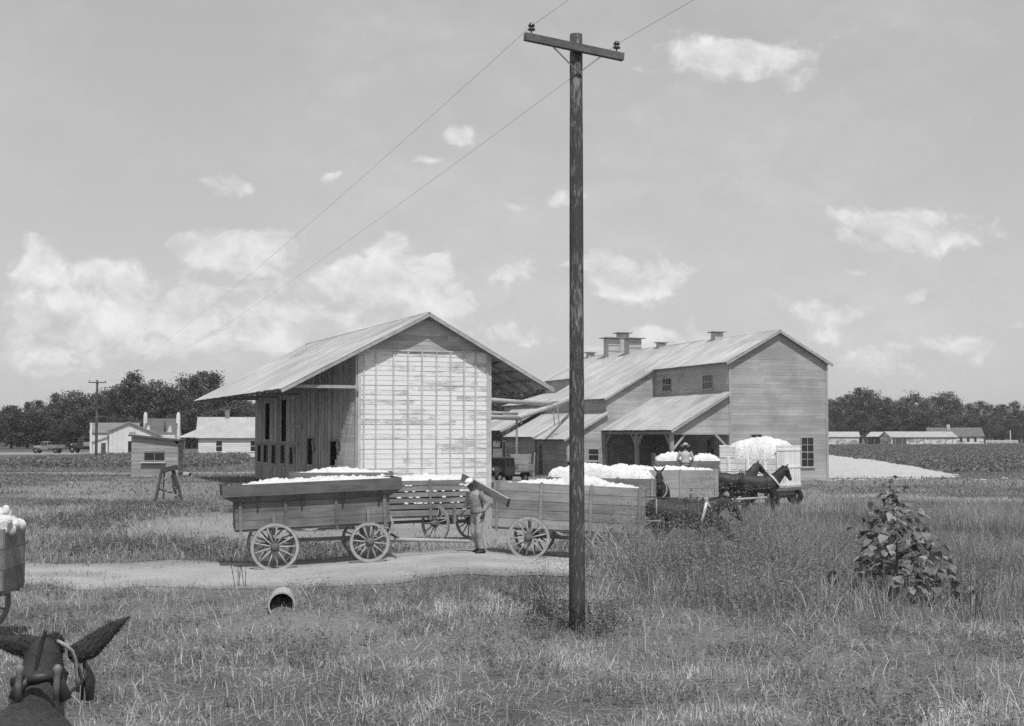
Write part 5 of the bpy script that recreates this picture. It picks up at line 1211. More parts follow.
# the dark wagon with flared sides, side on
w1 = wagon('long dark wagon with flared top boards, side on by the road', -4.99, 34.5, R(14), R(-2.2), z=.06, L=3.78, fl=.95, hb=.64, rr=.59, rf=.50, xr=-.98, xf=1.34, dzf=-.01, dzr=-.09, flare=(.15, .17, .29, .30), fmat='wagon_dark', mat='wagon_mid2', nb=3, tongue=2.5, tongue_z=.30,
           cotton=(.09, [.05, .1, .62, .95, .75, .85, 1.0, .8, .65, .45, .1], 'low heap of cotton in the dark flared wagon'))
M['wagon_pale2'] = grey('grey slat boards', .22, .3, (1.2, 10, 10), tone=.3, stain=.25, stain_scale=1.2); M['wagon_pale3'] = grey('pale broad boards', .34, .2, (1.2, 10, 10), tone=.15, stain=.2)
# slat wagon behind, its front axle turned
w3 = wagon('slat-sided grey wagon with turned front wheels behind the stooping man', -3.08, 41.6, R(8), R(-1), z=.03, L=3.9, fl=.80, hb=1.06, rr=.58, rf=.56, xr=-1.1, xf=1.30, mat='wagon_pale2', nb=6, gap=.035, turn=R(-48), tongue=0, jagged=False, cotton=(.15, [.5, .9, 1, .9, 1.0, .9, .8, .7], 'cotton heaped in the slat-sided wagon behind the stooping man'))
# wagon behind the dark one: only its flared top shows
w4 = wagon('grey wagon with one pale top board showing above the dark wagon', -5.9, 47.5, R(7), 0, L=3.0, fl=.85, hb=.72, flare=(.28, .16, .24, .25), mat='wagon_mid', fmat='wagon_mid2', tongue=0, cotton=(.16, [.05, .2, .6, 1, 1, .9, .7, .4, .2], 'smooth low cotton heap in the wagon behind the dark wagon'))
# pale high-boxed wagon in the middle, team of mules to the right
w2 = wagon('pale high-sided board wagon behind the power pole, hitched to the grazing mules', 1.47, 36.35, R(-7), R(2.4), z=-.02, L=3.95, fl=.80, hb=1.18, rr=.56, rf=.50, xr=-.98, xf=1.15, mat='wagon_pale', wmat='wheel', nb=5, gap=.004, tongue=3.2, tongue_z=.6,
           cotton=(.20, [.05, .1, .35, .5, .6, 1, 1.0, .8, .55, .35, .12], 'cotton in the pale high-sided wagon behind the power pole'))
w5 = wagon('grey wagon filled with cotton, half hidden behind the pale high-sided wagon', 2.85, 44.5, R(-3), R(1), z=0, L=3.5, fl=.86, hb=1.02, mat='wagon_pale2', nb=3, tongue=0, cotton=(.40, [.6, .8, .9, 1, .9, .8, .7, .5], 'long cotton heap in the half hidden wagon in the middle'))
w6 = wagon('pale two-board wagon box behind the mule that faces the photographer', 6.12, 56.0, R(2), 0, z=0, L=4.4, fl=.74, hb=1.10, mat='wagon_pale3', nb=3, tongue=3.0, tongue_z=.7, cotton=(.22, [.8, 1, .8, .6, .7, .6, .5, .3], 'flat cotton load in the pale two-board wagon'))
w7 = wagon('far grey wagon in front of the open porch, its cotton level with the box', 8.7, 68.0, R(3), 0, z=0, L=3.4, fl=.86, hb=1.12, mat='wagon_mid', nb=3, tongue=0, cotton=(.40, [.5, .9, 1, .6, .5, .9, .8, .4], 'cotton in the far wagon in front of the porch'), endh=1.5)
# cotton pushing out between the slats of the slat wagon
m = MB()
for k in range(60):
    i = rnd.choice([3, 4, 4, 5, 2]); m.ball((rnd.uniform(-1.9, 1.7), -.555, .80 + 1.06 / 6 * i + .018), (rnd.uniform(.03, .10), .035, rnd.uniform(.02, .045)), 7, 5)
o = m.build('cotton_tufts', M['cotton']); o.location = w3.location; o.rotation_euler = w3.rotation_euler; tag(o, 'white cotton tufts pushing out between the slats behind the stooping man', 'cotton', None, 'stuff')

# white trailer with slatted ends at the right
def trailer():
    A = at(777, 503, 62.5); th = R(-51); t = thing('cotton_trailer', 'tall white-boarded trailer with slatted ends heaped with cotton in front of the gin', 'trailer', (0, 0, 0))
    L, W = 3.05, 2.1; fl = .84
        # local +x points to the slatted near-right end after turning: place the near corner at A
    t.rotation_euler = (0, 0, R(-42)); c, s = math.cos(R(-42)), math.sin(R(-42))
    lx, ly = L / 2, -W / 2; t.location = (A.x - (lx * c - ly * s), 62.5 - (lx * s + ly * c), 0)
    MB().box(-L / 2, L / 2, -W / 2, W / 2, fl - .14, fl, .4).build('floor', M['wagon_mid'], t)
    for sg in (-1, 1):
        b = MB()
        for i in range(5): y = sg * W / 2; b.box(-L / 2 + .03, L / 2 - .03, y - .014, y + .014, fl + i * .27, fl + i * .27 + .255)
        b.build('side_panel', M['wagon_white'], t)
        for x in (-L / 2 + .5, 0, L / 2 - .6): MB().box(x - .05, x + .05, sg * (W / 2 + .045) - .03, sg * (W / 2 + .045) + .03, fl - .1, fl + 1.36).build('stake', M['wagon_white'], t)
    for sg in (-1, 1):
        b = MB(); x = sg * L / 2
        for i in range(11): y0 = -W / 2 + i * W / 11; b.box(x - .014, x + .014, y0 + .014, y0 + W / 11 - .014, fl, fl + 1.86)
        b.build('end_panel', M['wagon_white'], t)
        b = MB()
        for z in (.12, .95, 1.74): b.box(x + .016 if sg > 0 else x - .036, x + .036 if sg > 0 else x - .016, -W / 2, W / 2, fl + z - .05, fl + z + .05)
        b.build('end_rail', M['wagon_white'], t)
        MB().box(x - .02, x + .02, -W / 2 - .03, W / 2 + .03, fl + 1.86, fl + 1.93).build('end_cap', M['wagon_white'], t)
        if sg < 0:
            b = MB(); 
            for i in range(5): b.box(-L / 2, -L / 2 + .9, -W / 2 - .032, -W / 2 - .016, fl + 1.36 + i * .1, fl + 1.36 + i * .1 + .09)
            b.build('side_panel', M['wagon_white'], t)
    for x in (-1.2, 1.25):
        MB().bar((x, -W / 2 + .1, .42), (x, W / 2 - .1, .42), .12, .12).build('axle', M['iron'], t); MB().box(x - .06, x + .06, -W / 2 + .15, W / 2 - .15, .48, fl - .141).build('bolster', M['wagon_mid'], t)
        for sg in (-1, 1):
            m = MB(); y = sg * (W / 2 - .05); vs = [(0, q, 0) for q in (-.10, -.09, -.05, .05, .09, .10)]; m.loft(vs, [.33, .38, .41, .41, .38, .33], 26, (0, 0, 1)); o = m.build('wheel', M['rubber'], t, (x, y, .41))
            r = MB(); r.loft([(0, -.105, 0), (0, .105, 0)], [.22, .22], 16, (0, 0, 1)); r.build('rim', M['tyre_iron'], o)
    MB().bar((L / 2, .0, .72), (L / 2 + 1.6, .15, .98), .09, .09).build('tongue', M['wagon_mid'], t)
    me = heap(L - .1, W - .08, fl + 1.15, 1.10, .10, 4.4, [.72, .86, .96, 1.0, 1.0, 1.0, .95, .82], .3, .055, .85, .25); o = link_mesh('cotton_load', me, M['cotton']); o.location = t.location; o.rotation_euler = t.rotation_euler
    tag(o, 'highest rounded heap of cotton, in the white trailer before the gin', 'cotton', 'heaped cotton in the wagons')
trailer()

# wagon cut by the left edge of the photo
wl = wagon('wagon cut off by the left edge, pale tail board and white cotton above', -9.64, 21.6, R(3), 0, z=hz(-7.6, 21.6), L=3.6, fl=.86, hb=.95, rr=.58, rf=.50, xr=.95, xf=-1.1, mat='wagon_mid', nb=3, tongue=0, cotton=(.42, [.8, 1, 1, .9, .9, .8], 'cotton bulging over the wagon at the left edge'))
o = MB()
for k in range(26): o.ball((rnd.uniform(1.40, 1.86), rnd.uniform(-.5, .3), 1.78 + rnd.uniform(-.04, .30) * (1 if k % 2 else .5)), tuple(rnd.uniform(.06, .13) for _ in range(3)), 8, 6)
o = link_mesh('cotton_locks', fuse(o, .035, 1, 'cotton_locks'), M['cotton']); o.location = wl.location; o.rotation_euler = wl.rotation_euler; tag(o, 'white cotton locks hanging over the end of the wagon at the left edge', 'cotton')
# ------------------------------------------------------------------ horses and mules
def equine(H, neck, head_dir, ear=.17, legs=None, head_yaw=0.0):
    """one continuous animal facing +x; neck = list of (x,y,z,half height,half width); head_dir = unit direction from poll to muzzle"""
    b = MB(); k = H / 1.55
    P = lambda *a: tuple(q * k for q in a)
    st = [(-.84, 1.16, .10, .08), (-.78, 1.20, .22, .17), (-.62, 1.24, .31, .26), (-.42, 1.23, .33, .29), (-.1, 1.15, .34, .31), (.22, 1.13, .37, .30), (.48, 1.17, .39, .26), (.66, 1.14, .31, .21), (.78, 1.10, .18, .13)]
    b.loft([P(x, 0, z) for x, z, h, w in st], [(w * k, h * k) for x, z, h, w in st], 16, (0, 1, 0))
    b.loft([P(*n[:3]) for n in neck], [(n[4] * k, n[3] * k) for n in neck], 12, (0, 1, 0))
    poll = Vector(neck[-1][:3]); d = Vector(head_dir).normalized(); sidev = d.cross(Vector((0, 0, 1))).normalized(); upv = sidev.cross(d)
    hp = [(-.06, .07, .06), (.02, .125, .085), (.16, .15, .095), (.30, .125, .085), (.42, .095, .068), (.52, .085, .065), (.585, .06, .05), (.61, .02, .02)]
    b.loft([tuple((poll + d * q - upv * .06 * min(1, q * 3 + .3)) * k) for q, h, w in hp], [(w * k, h * k) for q, h, w in hp], 12, tuple(sidev))
    for s in (-1, 1):
        e0 = poll + sidev * s * .055 + upv * .06; e1 = e0 + (upv * .8 - d * .35 + sidev * s * (.32 if ear < .2 else .62)).normalized() * ear
        b.loft([tuple(e0 * k), tuple((e0.lerp(e1, .45)) * k), tuple(e1 * k)], [(.035 * k, .024 * k), (.042 * k, .022 * k), (.008 * k, .008 * k)], 8, tuple(sidev))
        bulge = poll + d * .17 + sidev * s * .085 + upv * .02; b.ball(tuple(bulge * k), .028 * k, 8, 6)
    front = [(.50, 1.02, .15), (.52, .78, .088), (.53, .50, .060), (.535, .44, .058), (.53, .26, .040), (.54, .13, .050), (.56, .07, .050), (.575, .0, .062)]
    hind = [(-.55, 1.12, .22), (-.47, .86, .155), (-.60, .66, .085), (-.71, .55, .068), (-.695, .46, .055), (-.665, .27, .044), (-.645, .13, .052), (-.625, .07, .05), (-.605, .0, .064)]
    lg = legs or (0, 0, 0, 0)
    for q, (tab, s) in enumerate(((front, -1), (front, 1), (hind, -1), (hind, 1))):
        y0 = .15 if tab is front else .15
        b.loft([P(x + lg[q] * (1 - min(1, z / 1.0)), s * (y0 + .015 * (1 - z)), z) for x, z, r in tab], [(r * k * (.9 if i else .75), r * k) for i, (x, z, r) in enumerate(tab)], 10, (0, 1, 0))
    return fuse(b, .026 * k, 3, 'body'), k, poll, d, sidev, upv
NK_UP = [(.50, 0, 1.22, .30, .16), (.72, 0, 1.40, .24, .125), (.90, 0, 1.60, .19, .10), (1.04, 0, 1.78, .14, .085), (1.08, 0, 1.86, .10, .07)]
NK_MID = [(.50, 0, 1.22, .30, .16), (.78, 0, 1.34, .24, .125), (1.02, 0, 1.46, .19, .10), (1.22, 0, 1.58, .14, .085), (1.28, 0, 1.63, .10, .07)]
NK_GRAZE = [(.52, 0, 1.18, .28, .16), (.80, 0, 1.10, .22, .12), (1.02, 0, .95, .18, .10), (1.18, 0, .80, .14, .085), (1.24, 0, .74, .10, .07)]
NK_TURN = [(.50, 0, 1.22, .30, .16), (.70, .02, 1.42, .24, .125), (.86, .07, 1.62, .19, .10), (.96, .14, 1.80, .14, .085), (.98, .18, 1.87, .10, .07)]
def animal(name, cat, label, X, Y, rz, H, neck, hd, ear, coat, group, collar='strap_white', legs=None, harness=True, z=None, mane=True):
    me, k, poll, d, sv, uv = equine(H, neck, hd, ear, legs)
    t = thing(name, label, cat, (X, Y, hz(X, Y) - .01 if z is None else z), rz, group); o = link_mesh('body', me, M[coat], t)
    P = lambda *a: tuple(q * k for q in a)
    tl = MB(); tl.loft([P(-.83, 0, 1.30), P(-.93, 0, 1.2), P(-.95, .01, .9), P(-.93, .02, .6), P(-.92, .02, .45)], [.04 * k, .06 * k, .07 * k, .05 * k, .01], 8); tl.build('tail', M['hair'], t)
    mn = MB()
    for i in range(len(neck) - 1):
        a, b = Vector(neck[i]), Vector(neck[i + 1]) if False else neck[i + 1]
        for f in np.linspace(0, 1, 9):
            c = [neck[i][j] * (1 - f) + neck[i + 1][j] * f for j in range(5)]; dirn = Vector((neck[i + 1][0] - neck[i][0], neck[i + 1][1] - neck[i][1], neck[i + 1][2] - neck[i][2])).normalized(); up = Vector((-dirn.z, 0, dirn.x))
            p = Vector(c[:3]) + up * c[3] * .93; mn.loft([tuple((p - up * .02) * k), tuple((p + up * .018 + Vector((0, -.02, 0))) * k), tuple((p - up * .02 + Vector((0, -.065, -.03))) * k)], [.026 * k, .022 * k, .006], 6)
    if not mane:
        mn = MB(); pts = [Vector(q[:3]) + Vector((-.5, 0, .86)) * q[3] * .88 for q in neck[1:]]; mn.loft([tuple(p * k) for p in pts], [(.012 * k, .030 * k)] * len(pts), 10)
    mn.build('mane', M['hair'], t)
    strap2 = 'strap_pale' if coat == 'horse_bay' else 'leather'
    if harness:
        # collar and hames round the base of the neck, bridle, belly strap
        c0, c1 = Vector(neck[0][:3]), Vector(neck[1][:3]); ax = (c1 - c0).normalized(); cc = c0.lerp(c1, .30); upn = Vector((-ax.z, 0, ax.x)); cm = MB(); n = 18; rh, rw = (neck[0][3] * .7 + neck[1][3] * .3) + .05, (neck[0][4] * .7 + neck[1][4] * .3) + .06
        pts = [tuple((cc + upn * rh * math.cos(2 * math.pi * i / n) + Vector((0, 1, 0)) * rw * math.sin(2 * math.pi * i / n)) * k) for i in range(n + 1)]; cm.loft(pts, [.05 * k] * (n + 1), 8, tuple(ax), cap=False); cm.build('collar', M['leather'], t)
        hm = MB()
        for s in (-1, 1):
            pts = [tuple((cc + ax * .05 + upn * (rh + .03) * math.cos(a) + Vector((0, s, 0)) * (rw + .02) * math.sin(a)) * k) for a in np.linspace(.25, 2.8, 10)]; hm.loft(pts, [(.05 * k, .022 * k)] * 10, 6, tuple(ax))
            hm.ball(tuple((cc + ax * .05 + upn * (rh + .13) + Vector((0, s * .055, 0))) * k), .03 * k, 8, 6)
        hm.build('hames', M[collar], t)
        bs = MB(); hh = [(.20, 1.13, .385, .315), (.26, 1.135, .39, .31)]
        pts = [P(.24, .325 * math.sin(a), 1.135 + .385 * math.cos(a)) for a in np.linspace(-2.2, 2.2, 22)]; bs.loft(pts, [(.012 * k, .045 * k) for _ in pts], 6, (0, 1, 0)); bs.build('back_band', M['leather'], t)
        pl = MB(); pp = poll
        for q in (.12, .40):
            ce = pp + d * q - uv * .05; rr = (.155, .10) if q < .2 else (.105, .08); pts = [tuple((ce + uv * rr[0] * math.cos(a) + sv * rr[1] * math.sin(a)) * k) for a in np.linspace(0, 2 * math.pi, 16)]; pl.loft(pts, [.011 * k] * 16, 5, tuple(d), cap=False)
        for s in (-1, 1): pl.loft([tuple((pp + d * .12 + sv * s * .102 - uv * .04) * k), tuple((pp + d * .40 + sv * s * .085 - uv * .05) * k)], [.011 * k] * 2, 5)
        br = pl.build('bridle', M['leather'], t)
        for s in (-1, 1):
            bl = MB(); c = pp + d * .17 + sv * s * .125 + uv * .01; bl.loft([tuple((c - sv * .006) * k), tuple((c + sv * .006) * k)], [.06 * k, .06 * k], 12, tuple(d)); bl.build('blinker', M['leather'], br)
        tr = MB()
        for s in (-1, 1): tr.loft([P(.60, s * .27, 1.08), P(.2, s * .335, 1.0), P(-.5, s * .33, .95), P(-1.15, s * .30, .72)], [(.008, .025)] * 4, 5)
        tr.build('trace', M['leather'], t)
        be = MB(); pts = [P(-.42, -.31, 1.0), P(-.70, -.27, .98), P(-.86, -.12, .99), P(-.87, .12, .99), P(-.70, .27, .98), P(-.42, .31, 1.0)]; be.loft(pts, [(.03 * k, .012 * k)] * 6, 6, (0, 0, 1))
        pts = [P(-.55, .285 * math.sin(a) * 1.02, 1.23 + .335 * math.cos(a)) for a in np.linspace(-1.9, 1.9, 18)]; be.loft(pts, [(.010 * k, .022 * k)] * 18, 6, (0, 1, 0)); be.build('breeching', M[strap2], t)
        ln = MB(); zz = 1.60 if neck[-1][2] > 1.5 else 1.5
        for s in (-1, 1): ln.loft([tuple((poll + d * .42 + sv * s * .09) * k), P(.45, s * .17, zz), P(-.3, s * .10, 1.58), P(-1.1, s * .08, 1.62)], [.009 * k] * 4, 5)
        ln.build('rein', M['leather'], t)
    return t
hd = lambda yaw, pitch: (math.cos(R(yaw)) * math.cos(R(pitch)), math.sin(R(yaw)) * math.cos(R(pitch)), math.sin(R(pitch)))
TG = 'draft animals in the gin yard'
animal('mule', 'mule', 'bay mule with white back strap grazing in the weeds beside the pale wagon', 4.42, 36.7, R(-6), 1.58, NK_GRAZE, hd(0, -40), .26, 'horse_bay', TG, 'strap_white')
animal('mule', 'mule', 'dark mule half hidden behind the grazing bay mule', 4.85, 38.0, R(-4), 1.50, NK_MID[:3] + [(1.18, 0, 1.46, .14, .085), (1.24, 0, 1.46, .10, .07)], hd(0, -55), .26, 'horse_dark', TG, 'strap_pale')
animal('mule', 'mule', 'bay mule facing the photographer with ears up, in front of the pale wagon box', 5.12, 47.6, R(-97), 1.67, NK_UP, hd(0, -62), .33, 'horse_bay', TG, 'strap_pale', harness=True)
animal('horse', 'horse', 'dark horse of the standing team with its rump to the pale wagon box', 9.58, 59.3, R(3), 1.66, NK_TURN, hd(8, -38), .17, 'horse_dark', TG, 'strap_pale')
animal('horse', 'horse', 'dark horse of the standing team nearest the white trailer, white strap on its side', 10.45, 58.0, R(4), 1.60, NK_UP, hd(-6, -62), .17, 'horse_dark', TG, 'strap_white')

# the mule at the bottom left, seen from behind its neck
M['trim_dim2'] = grey('dark sacking', .12, .4, (20, 20, 20), bumpd=.01)
def near_mule():
    Y = 7.4; k = Y / F; X0 = (50 - 512) * k; zg = hz(X0, Y)
    neck = [(.50, 0, 1.22, .30, .17), (.74, 0, 1.38, .25, .135), (.94, 0, 1.52, .20, .11), (1.10, 0, 1.62, .15, .095), (1.16, 0, 1.66, .11, .08)]
    H = 1.66; kk = H / 1.55
    t = animal('mule', 'mule', 'dark mule with long ears and bridle seen from behind at the bottom left', 0, 0, R(103), H, neck, hd(0, -58), .02, 'horse_bay', None, 'strap_pale', z=0, mane=False, harness=False)
    zt = at(50, 644, Y).z; 
    a = R(103); px_, py_ = 1.16 * kk * math.cos(a), 1.16 * kk * math.sin(a)
    t.location = (X0 - px_, Y - py_, zt - 1.70 * kk)
    inv = t.matrix_basis.inverted()
    t.rotation_euler = (0, 0, a); mw = Matrix.Translation(t.location) @ Matrix.Rotation(a, 4, 'Z'); inv = mw.inverted()
    L = lambda px, py, y: tuple(inv @ at(px, py, y))
    e = MB(); e.loft([L(72, 653, Y), L(80, 652, Y - .02), L(93, 645, Y - .05), L(108, 632, Y - .07), L(121, 622, Y - .08), L(130, 616.5, Y - .08)], [(.04, .035), (.060, .035), (.068, .03), (.045, .025), (.020, .014), (.004, .004)], 12, tuple(inv.to_3x3() @ Vector((.5, 0, .86)))); 
    e.build('ear', M['horse_bay'], t)
    e = MB(); e.loft([L(50, 650, Y), L(40, 648.5, Y - .02), L(25, 646, Y - .06), L(8, 643, Y - .1), L(-12, 638, Y - .12), L(-22, 634, Y - .12)], [(.04, .035), (.058, .032), (.062, .03), (.045, .022), (.018, .012), (.004, .004)], 12, tuple(inv.to_3x3() @ Vector((0, 0, 1)))); e.build('ear', M['horse_bay'], t)
    e = MB(); e.loft([L(56, 638, Y + .04), L(53, 645, Y - .02), L(52, 655, Y - .10)], [.035, .065, .045], 12, (0, 1, 0)); e.build('forelock', M['hair'], t)
    s = MB(); s.loft([L(57, 641, Y - .08), L(65, 645, Y - .11), L(72, 651, Y - .09), L(75.5, 660, Y - .06), L(77, 675, Y - .04), L(78, 692, Y - .04)], [(.004, .012)] * 6, 6, tuple(inv.to_3x3() @ Vector((0, -1, 0)))); s.build('bridle_strap', M['strap_pale'], t)
    s = MB(); s.loft([L(44, 652, Y - .12), L(37, 660, Y - .14), L(33, 676, Y - .16)], [(.005, .012)] * 3, 6, tuple(inv.to_3x3() @ Vector((0, -1, 0)))); s.build('bridle_strap', M['strap_pale'], t)
    b = MB(); b.loft([L(84, 660, Y + .03), L(87, 668, Y + .02), L(90, 680, Y + .01), L(90, 700, Y)], [(.006, .02), (.014, .06), (.018, .085), (.012, .06)], 12, tuple(inv.to_3x3() @ Vector((1, 0, 0)))); b.build('blinker', M['leather'], t)
    for px in (57.5, 19.5):
        h = MB(); h.loft([L(px - 1, 700, 6.7), L(px - 1, 684, 6.7), L(px, 673, 6.7), L(px, 668, 6.7), L(px, 664.5, 6.7)], [.018, .016, .016, .024, .010], 10); h.build('hame_knob', M['brass'], t)
    # the throat of the collar, reins and cheek piece lying along the neck
    f = MB(); f.loft([L(14, 700, 6.72), L(20, 684, 6.74), L(38, 677, 6.76), L(58, 681, 6.74), L(66, 700, 6.72)], [.03, .036, .038, .036, .03], 10); f.build('collar', M['leather'], t)
    f = MB(); f.loft([L(73, 655, Y - .03), L(79, 668, Y - .05), L(83, 684, Y - .06), L(82, 700, Y - .08)], [(.004, .009)] * 4, 6, tuple(inv.to_3x3() @ Vector((0, -1, 0)))); f.build('bridle_strap', M['leather'], t)
    f = MB(); f.loft([L(90, 672, Y - .02), L(80, 684, Y - .12), L(68, 694, Y - .4)], [.008] * 3, 6); f.build('rein', M['leather'], t)
    f = MB(); f.loft([L(12, 683, 6.75), L(35, 678, 6.75), L(52, 676, 6.75)], [.028, .03, .025], 8); f.build('hame_strap', M['leather'], t)
near_mule()
def fuzz(o, n, ln, wd, zmin=-9):
    """short hairs of the coat, as a child of the animal's own mesh parent"""
    me = o.data; tris = []; 
    for p in me.polygons:
        if p.center.z > zmin: tris.append((p.area, p.center.copy(), p.normal.copy(), [me.vertices[i].co.copy() for i in p.vertices]))
    w = np.array([t[0] for t in tris]); ids = rng.choice(len(tris), n, p=w / w.sum()); V = []; Fc = []
    for k in ids:
        a, c, nn, vs = tris[k]; q = vs[rnd.randrange(len(vs))]; p = c.lerp(q, rnd.random()); d = (nn * .8 + Vector((rnd.gauss(0, .5), rnd.gauss(0, .5), -.5 + rnd.gauss(0, .4)))).normalized() * ln * (.5 + rnd.random()); s = d.cross(nn).normalized() * wd if d.cross(nn).length > 1e-6 else Vector((wd, 0, 0))
        b = len(V); V += [tuple(p - s), tuple(p + s), tuple(p + d)]; Fc += [b, b + 1, b + 2]
    h = link_mesh('coat_hair', fast_mesh('coat_hair', np.array(V), np.array(Fc), np.full(n, 3), rng.random(n)), M['coat_hair'], o.parent); h['kind'] = 'stuff'
M['coat_hair'] = leafm('coat hair', .055, .7, .1)
for ob in list(bpy.data.objects):
    if ob.parent and ob.parent.get('label', '').endswith('at the bottom left') and ob.name.split('.')[0] in ('body', 'ear', 'forelock'):
        fuzz(ob, 9000 if ob.name.startswith('body') else 2500, .022 if ob.name.startswith('body') else .014, .0012, 1.2 if ob.name.startswith('body') else -9)

# ------------------------------------------------------------------ people
def person(name_label, loc, rz, J, cap, shirt, trousers, group=None, hat_kind='cap', hold=None):
    """J: joint positions (x forward, y left, z up) in metres"""
    t = thing('person', name_label, 'person', loc, rz, group); V = {k: Vector(v) for k, v in J.items()}; b = MB()
    pel, ch, nk, hd_ = V['pelvis'], V['chest'], V['neck'], V['head']; fwd = Vector(J.get('face', (1, 0, 0))).normalized(); up = (hd_ - nk).normalized(); sd = up.cross(fwd).normalized()
    b.loft([pel - (ch - pel) * .12, pel, pel.lerp(ch, .45), ch, ch.lerp(nk, .55), nk], [(.12, .10), (.165, .12), (.145, .105), (.175, .125), (.13, .09), (.06, .058)], 14, (0, 1, 0))
    b.loft([nk - up * .04, hd_ - up * .06], [.058, .055], 10)
    b.ball(tuple(hd_ + up * .02), (.088, .078, .112), 16, 12); b.ball(tuple(hd_ + fwd * .04 - up * .06), (.055, .055, .06), 10, 8); b.loft([hd_ + fwd * .08 + up * .02, hd_ + fwd * .115 - up * .025], [.012, .020], 8)
    b.loft([hd_ + fwd * .088 - up * .055 - sd * .025, hd_ + fwd * .088 - up * .055 + sd * .025], [.011, .011], 6)
    for s in (-1, 1): b.ball(tuple(hd_ + sd * s * .082), (.022, .014, .032), 8, 6)
    def limb(a, m, e, r): b.loft([a, a.lerp(m, .5), m, m.lerp(e, .4), e], r, 10)
    for s in ('l', 'r'):
        limb(V['sh' + s], V['el' + s], V['wr' + s], [.062, .052, .042, .043, .028])
        limb(V['hip' + s], V['kn' + s], V['an' + s], [.092, .078, .056, .058, .036])
        a = V['an' + s]; b.loft([a + Vector((-.06, 0, -.04)), a + Vector((.04, 0, -.045)), a + Vector((.16, 0, -.06))], [.042, .044, .03], 8)
        w = V['wr' + s]; hdn = Vector(J.get('hand' + s, (w - V['el' + s]))).normalized(); pn = Vector(J.get('palm' + s, (0, 1, 0))); pn = (pn - hdn * pn.dot(hdn)).normalized(); ac = hdn.cross(pn)
        b.loft([w, w + hdn * .05, w + hdn * .095], [(.028, .018), (.042, .017), (.040, .014)], 10, tuple(ac))
        for i, Ln in enumerate((.065, .078, .072, .056)):
            o = w + hdn * .09 + ac * (.030 - .020 * i); c = o + hdn * Ln * .45 + pn * .010; e = c + (hdn * .75 + pn * .6) * Ln * .5; b.loft([o, c, e], [.0095, .009, .007], 6)
        o = w + hdn * .03 + ac * .035; b.loft([o, o + (hdn * .6 + ac * .6 + pn * .2) * .045, o + (hdn * 1.5 + ac * .9 + pn * .6) * .045], [.013, .011, .008], 6)
    link_mesh('body', fuse(b, .0085, 2, 'body'), M['skin'], t)
    ey = MB()
    for s in (-1, 1): ey.ball(tuple(hd_ + fwd * .078 + sd * s * .032 + up * .02), .012, 8, 6)
    ey.build('eyes', M['glass'], t)
    s_ = MB(); s_.loft([pel + (ch - pel) * .10, pel.lerp(ch, .45), ch, ch.lerp(nk, .55), ch.lerp(nk, .88)], [(.175, .135), (.170, .130), (.195, .145), (.155, .11), (.075, .07)], 16, (0, 1, 0))
    for s in ('l', 'r'): a, m, e = V['sh' + s], V['el' + s], V['wr' + s]; s_.loft([ch.lerp(nk, .3).lerp(a, .5), a, a.lerp(m, .5), m, m.lerp(e, .8)], [.07, .08, .070, .060, .05], 10)
    link_mesh('shirt', fuse(s_, .014, 1, 'shirt'), M[shirt], t)
    p_ = MB(); p_.loft([pel - (ch - pel) * .20, pel, pel + (ch - pel) * .16], [(.16, .12), (.178, .138), (.168, .13)], 14, (0, 1, 0))
    for s in ('l', 'r'): a, m, e = V['hip' + s], V['kn' + s], V['an' + s]; p_.loft([a + Vector((0, 0, .05)), a.lerp(m, .5), m, m.lerp(e, .5), m.lerp(e, .94)], [.115, .098, .080, .075, .070], 10)
    link_mesh('trousers', fuse(p_, .014, 1, 'trousers'), M[trousers], t)
    for s in ('l', 'r'): a = V['an' + s]; q = MB(); q.loft([a + Vector((-.09, 0, -.045)), a + Vector((-.02, 0, -.03)), a + Vector((.08, 0, -.05)), a + Vector((.19, 0, -.07))], [.045, .058, .05, .03], 10, (0, 1, 0)); q.loft([a + Vector((-.02, 0, -.02)), a + Vector((0, 0, .10))], [.054, .056], 10); q.build('boot', M['boot'], t)
    bl = MB(); c = pel + (ch - pel) * .14; n = 20; ax = (ch - pel).normalized(); s2 = Vector((0, 1, 0)); f2 = s2.cross(ax); pts = [c + s2 * .182 * math.cos(2 * math.pi * i / n) + f2 * .142 * math.sin(2 * math.pi * i / n) for i in range(n + 1)]; bl.loft(pts, [(.008, .022)] * (n + 1), 6, tuple(ax), cap=False); bl.build('belt', M['leather'], t)
    h = MB(); hc = hd_ + up * .065
    if hat_kind == 'cap':
        h.loft([hc - up * .015, hc + up * .02, hc + up * .055, hc + up * .08, hc + up * .088], [(.094, .102), (.100, .108), (.088, .096), (.05, .055), (.006, .006)], 16, tuple(sd)); h.add([hc + fwd * .08 + sd * .07 - up * .01, hc + fwd * .08 - sd * .07 - up * .01, hc + fwd * .15 - sd * .045 - up * .025, hc + fwd * .15 + sd * .045 - up * .025, hc + fwd * .08 + sd * .07, hc + fwd * .08 - sd * .07, hc + fwd * .15 - sd * .045 - up * .015, hc + fwd * .15 + sd * .045 - up * .015], [(3, 2, 1, 0), (4, 5, 6, 7), (0, 1, 5, 4), (1, 2, 6, 5), (2, 3, 7, 6), (3, 0, 4, 7)])
    else:
        h.loft([hc - up * .005, hc + up * .005, hc + up * .012, hc + up * .02, hc + up * .10, hc + up * .125, hc + up * .12], [(.20, .21), (.21, .22), (.205, .215), (.105, .115), (.095, .105), (.06, .07), (.01, .01)], 20, tuple(sd))
    h.build('hat' if hat_kind != 'cap' else 'cap', M[cap], t); return t
M['shirt_mid'] = grey('sun-bleached work shirt', .31, .35, (7, 7, 7), stain=.3, stain_scale=3, bumpd=.02); M['trousers_pale'] = grey('bleached overalls', .33, .35, (7, 7, 7), stain=.3, stain_scale=3, bumpd=.02)
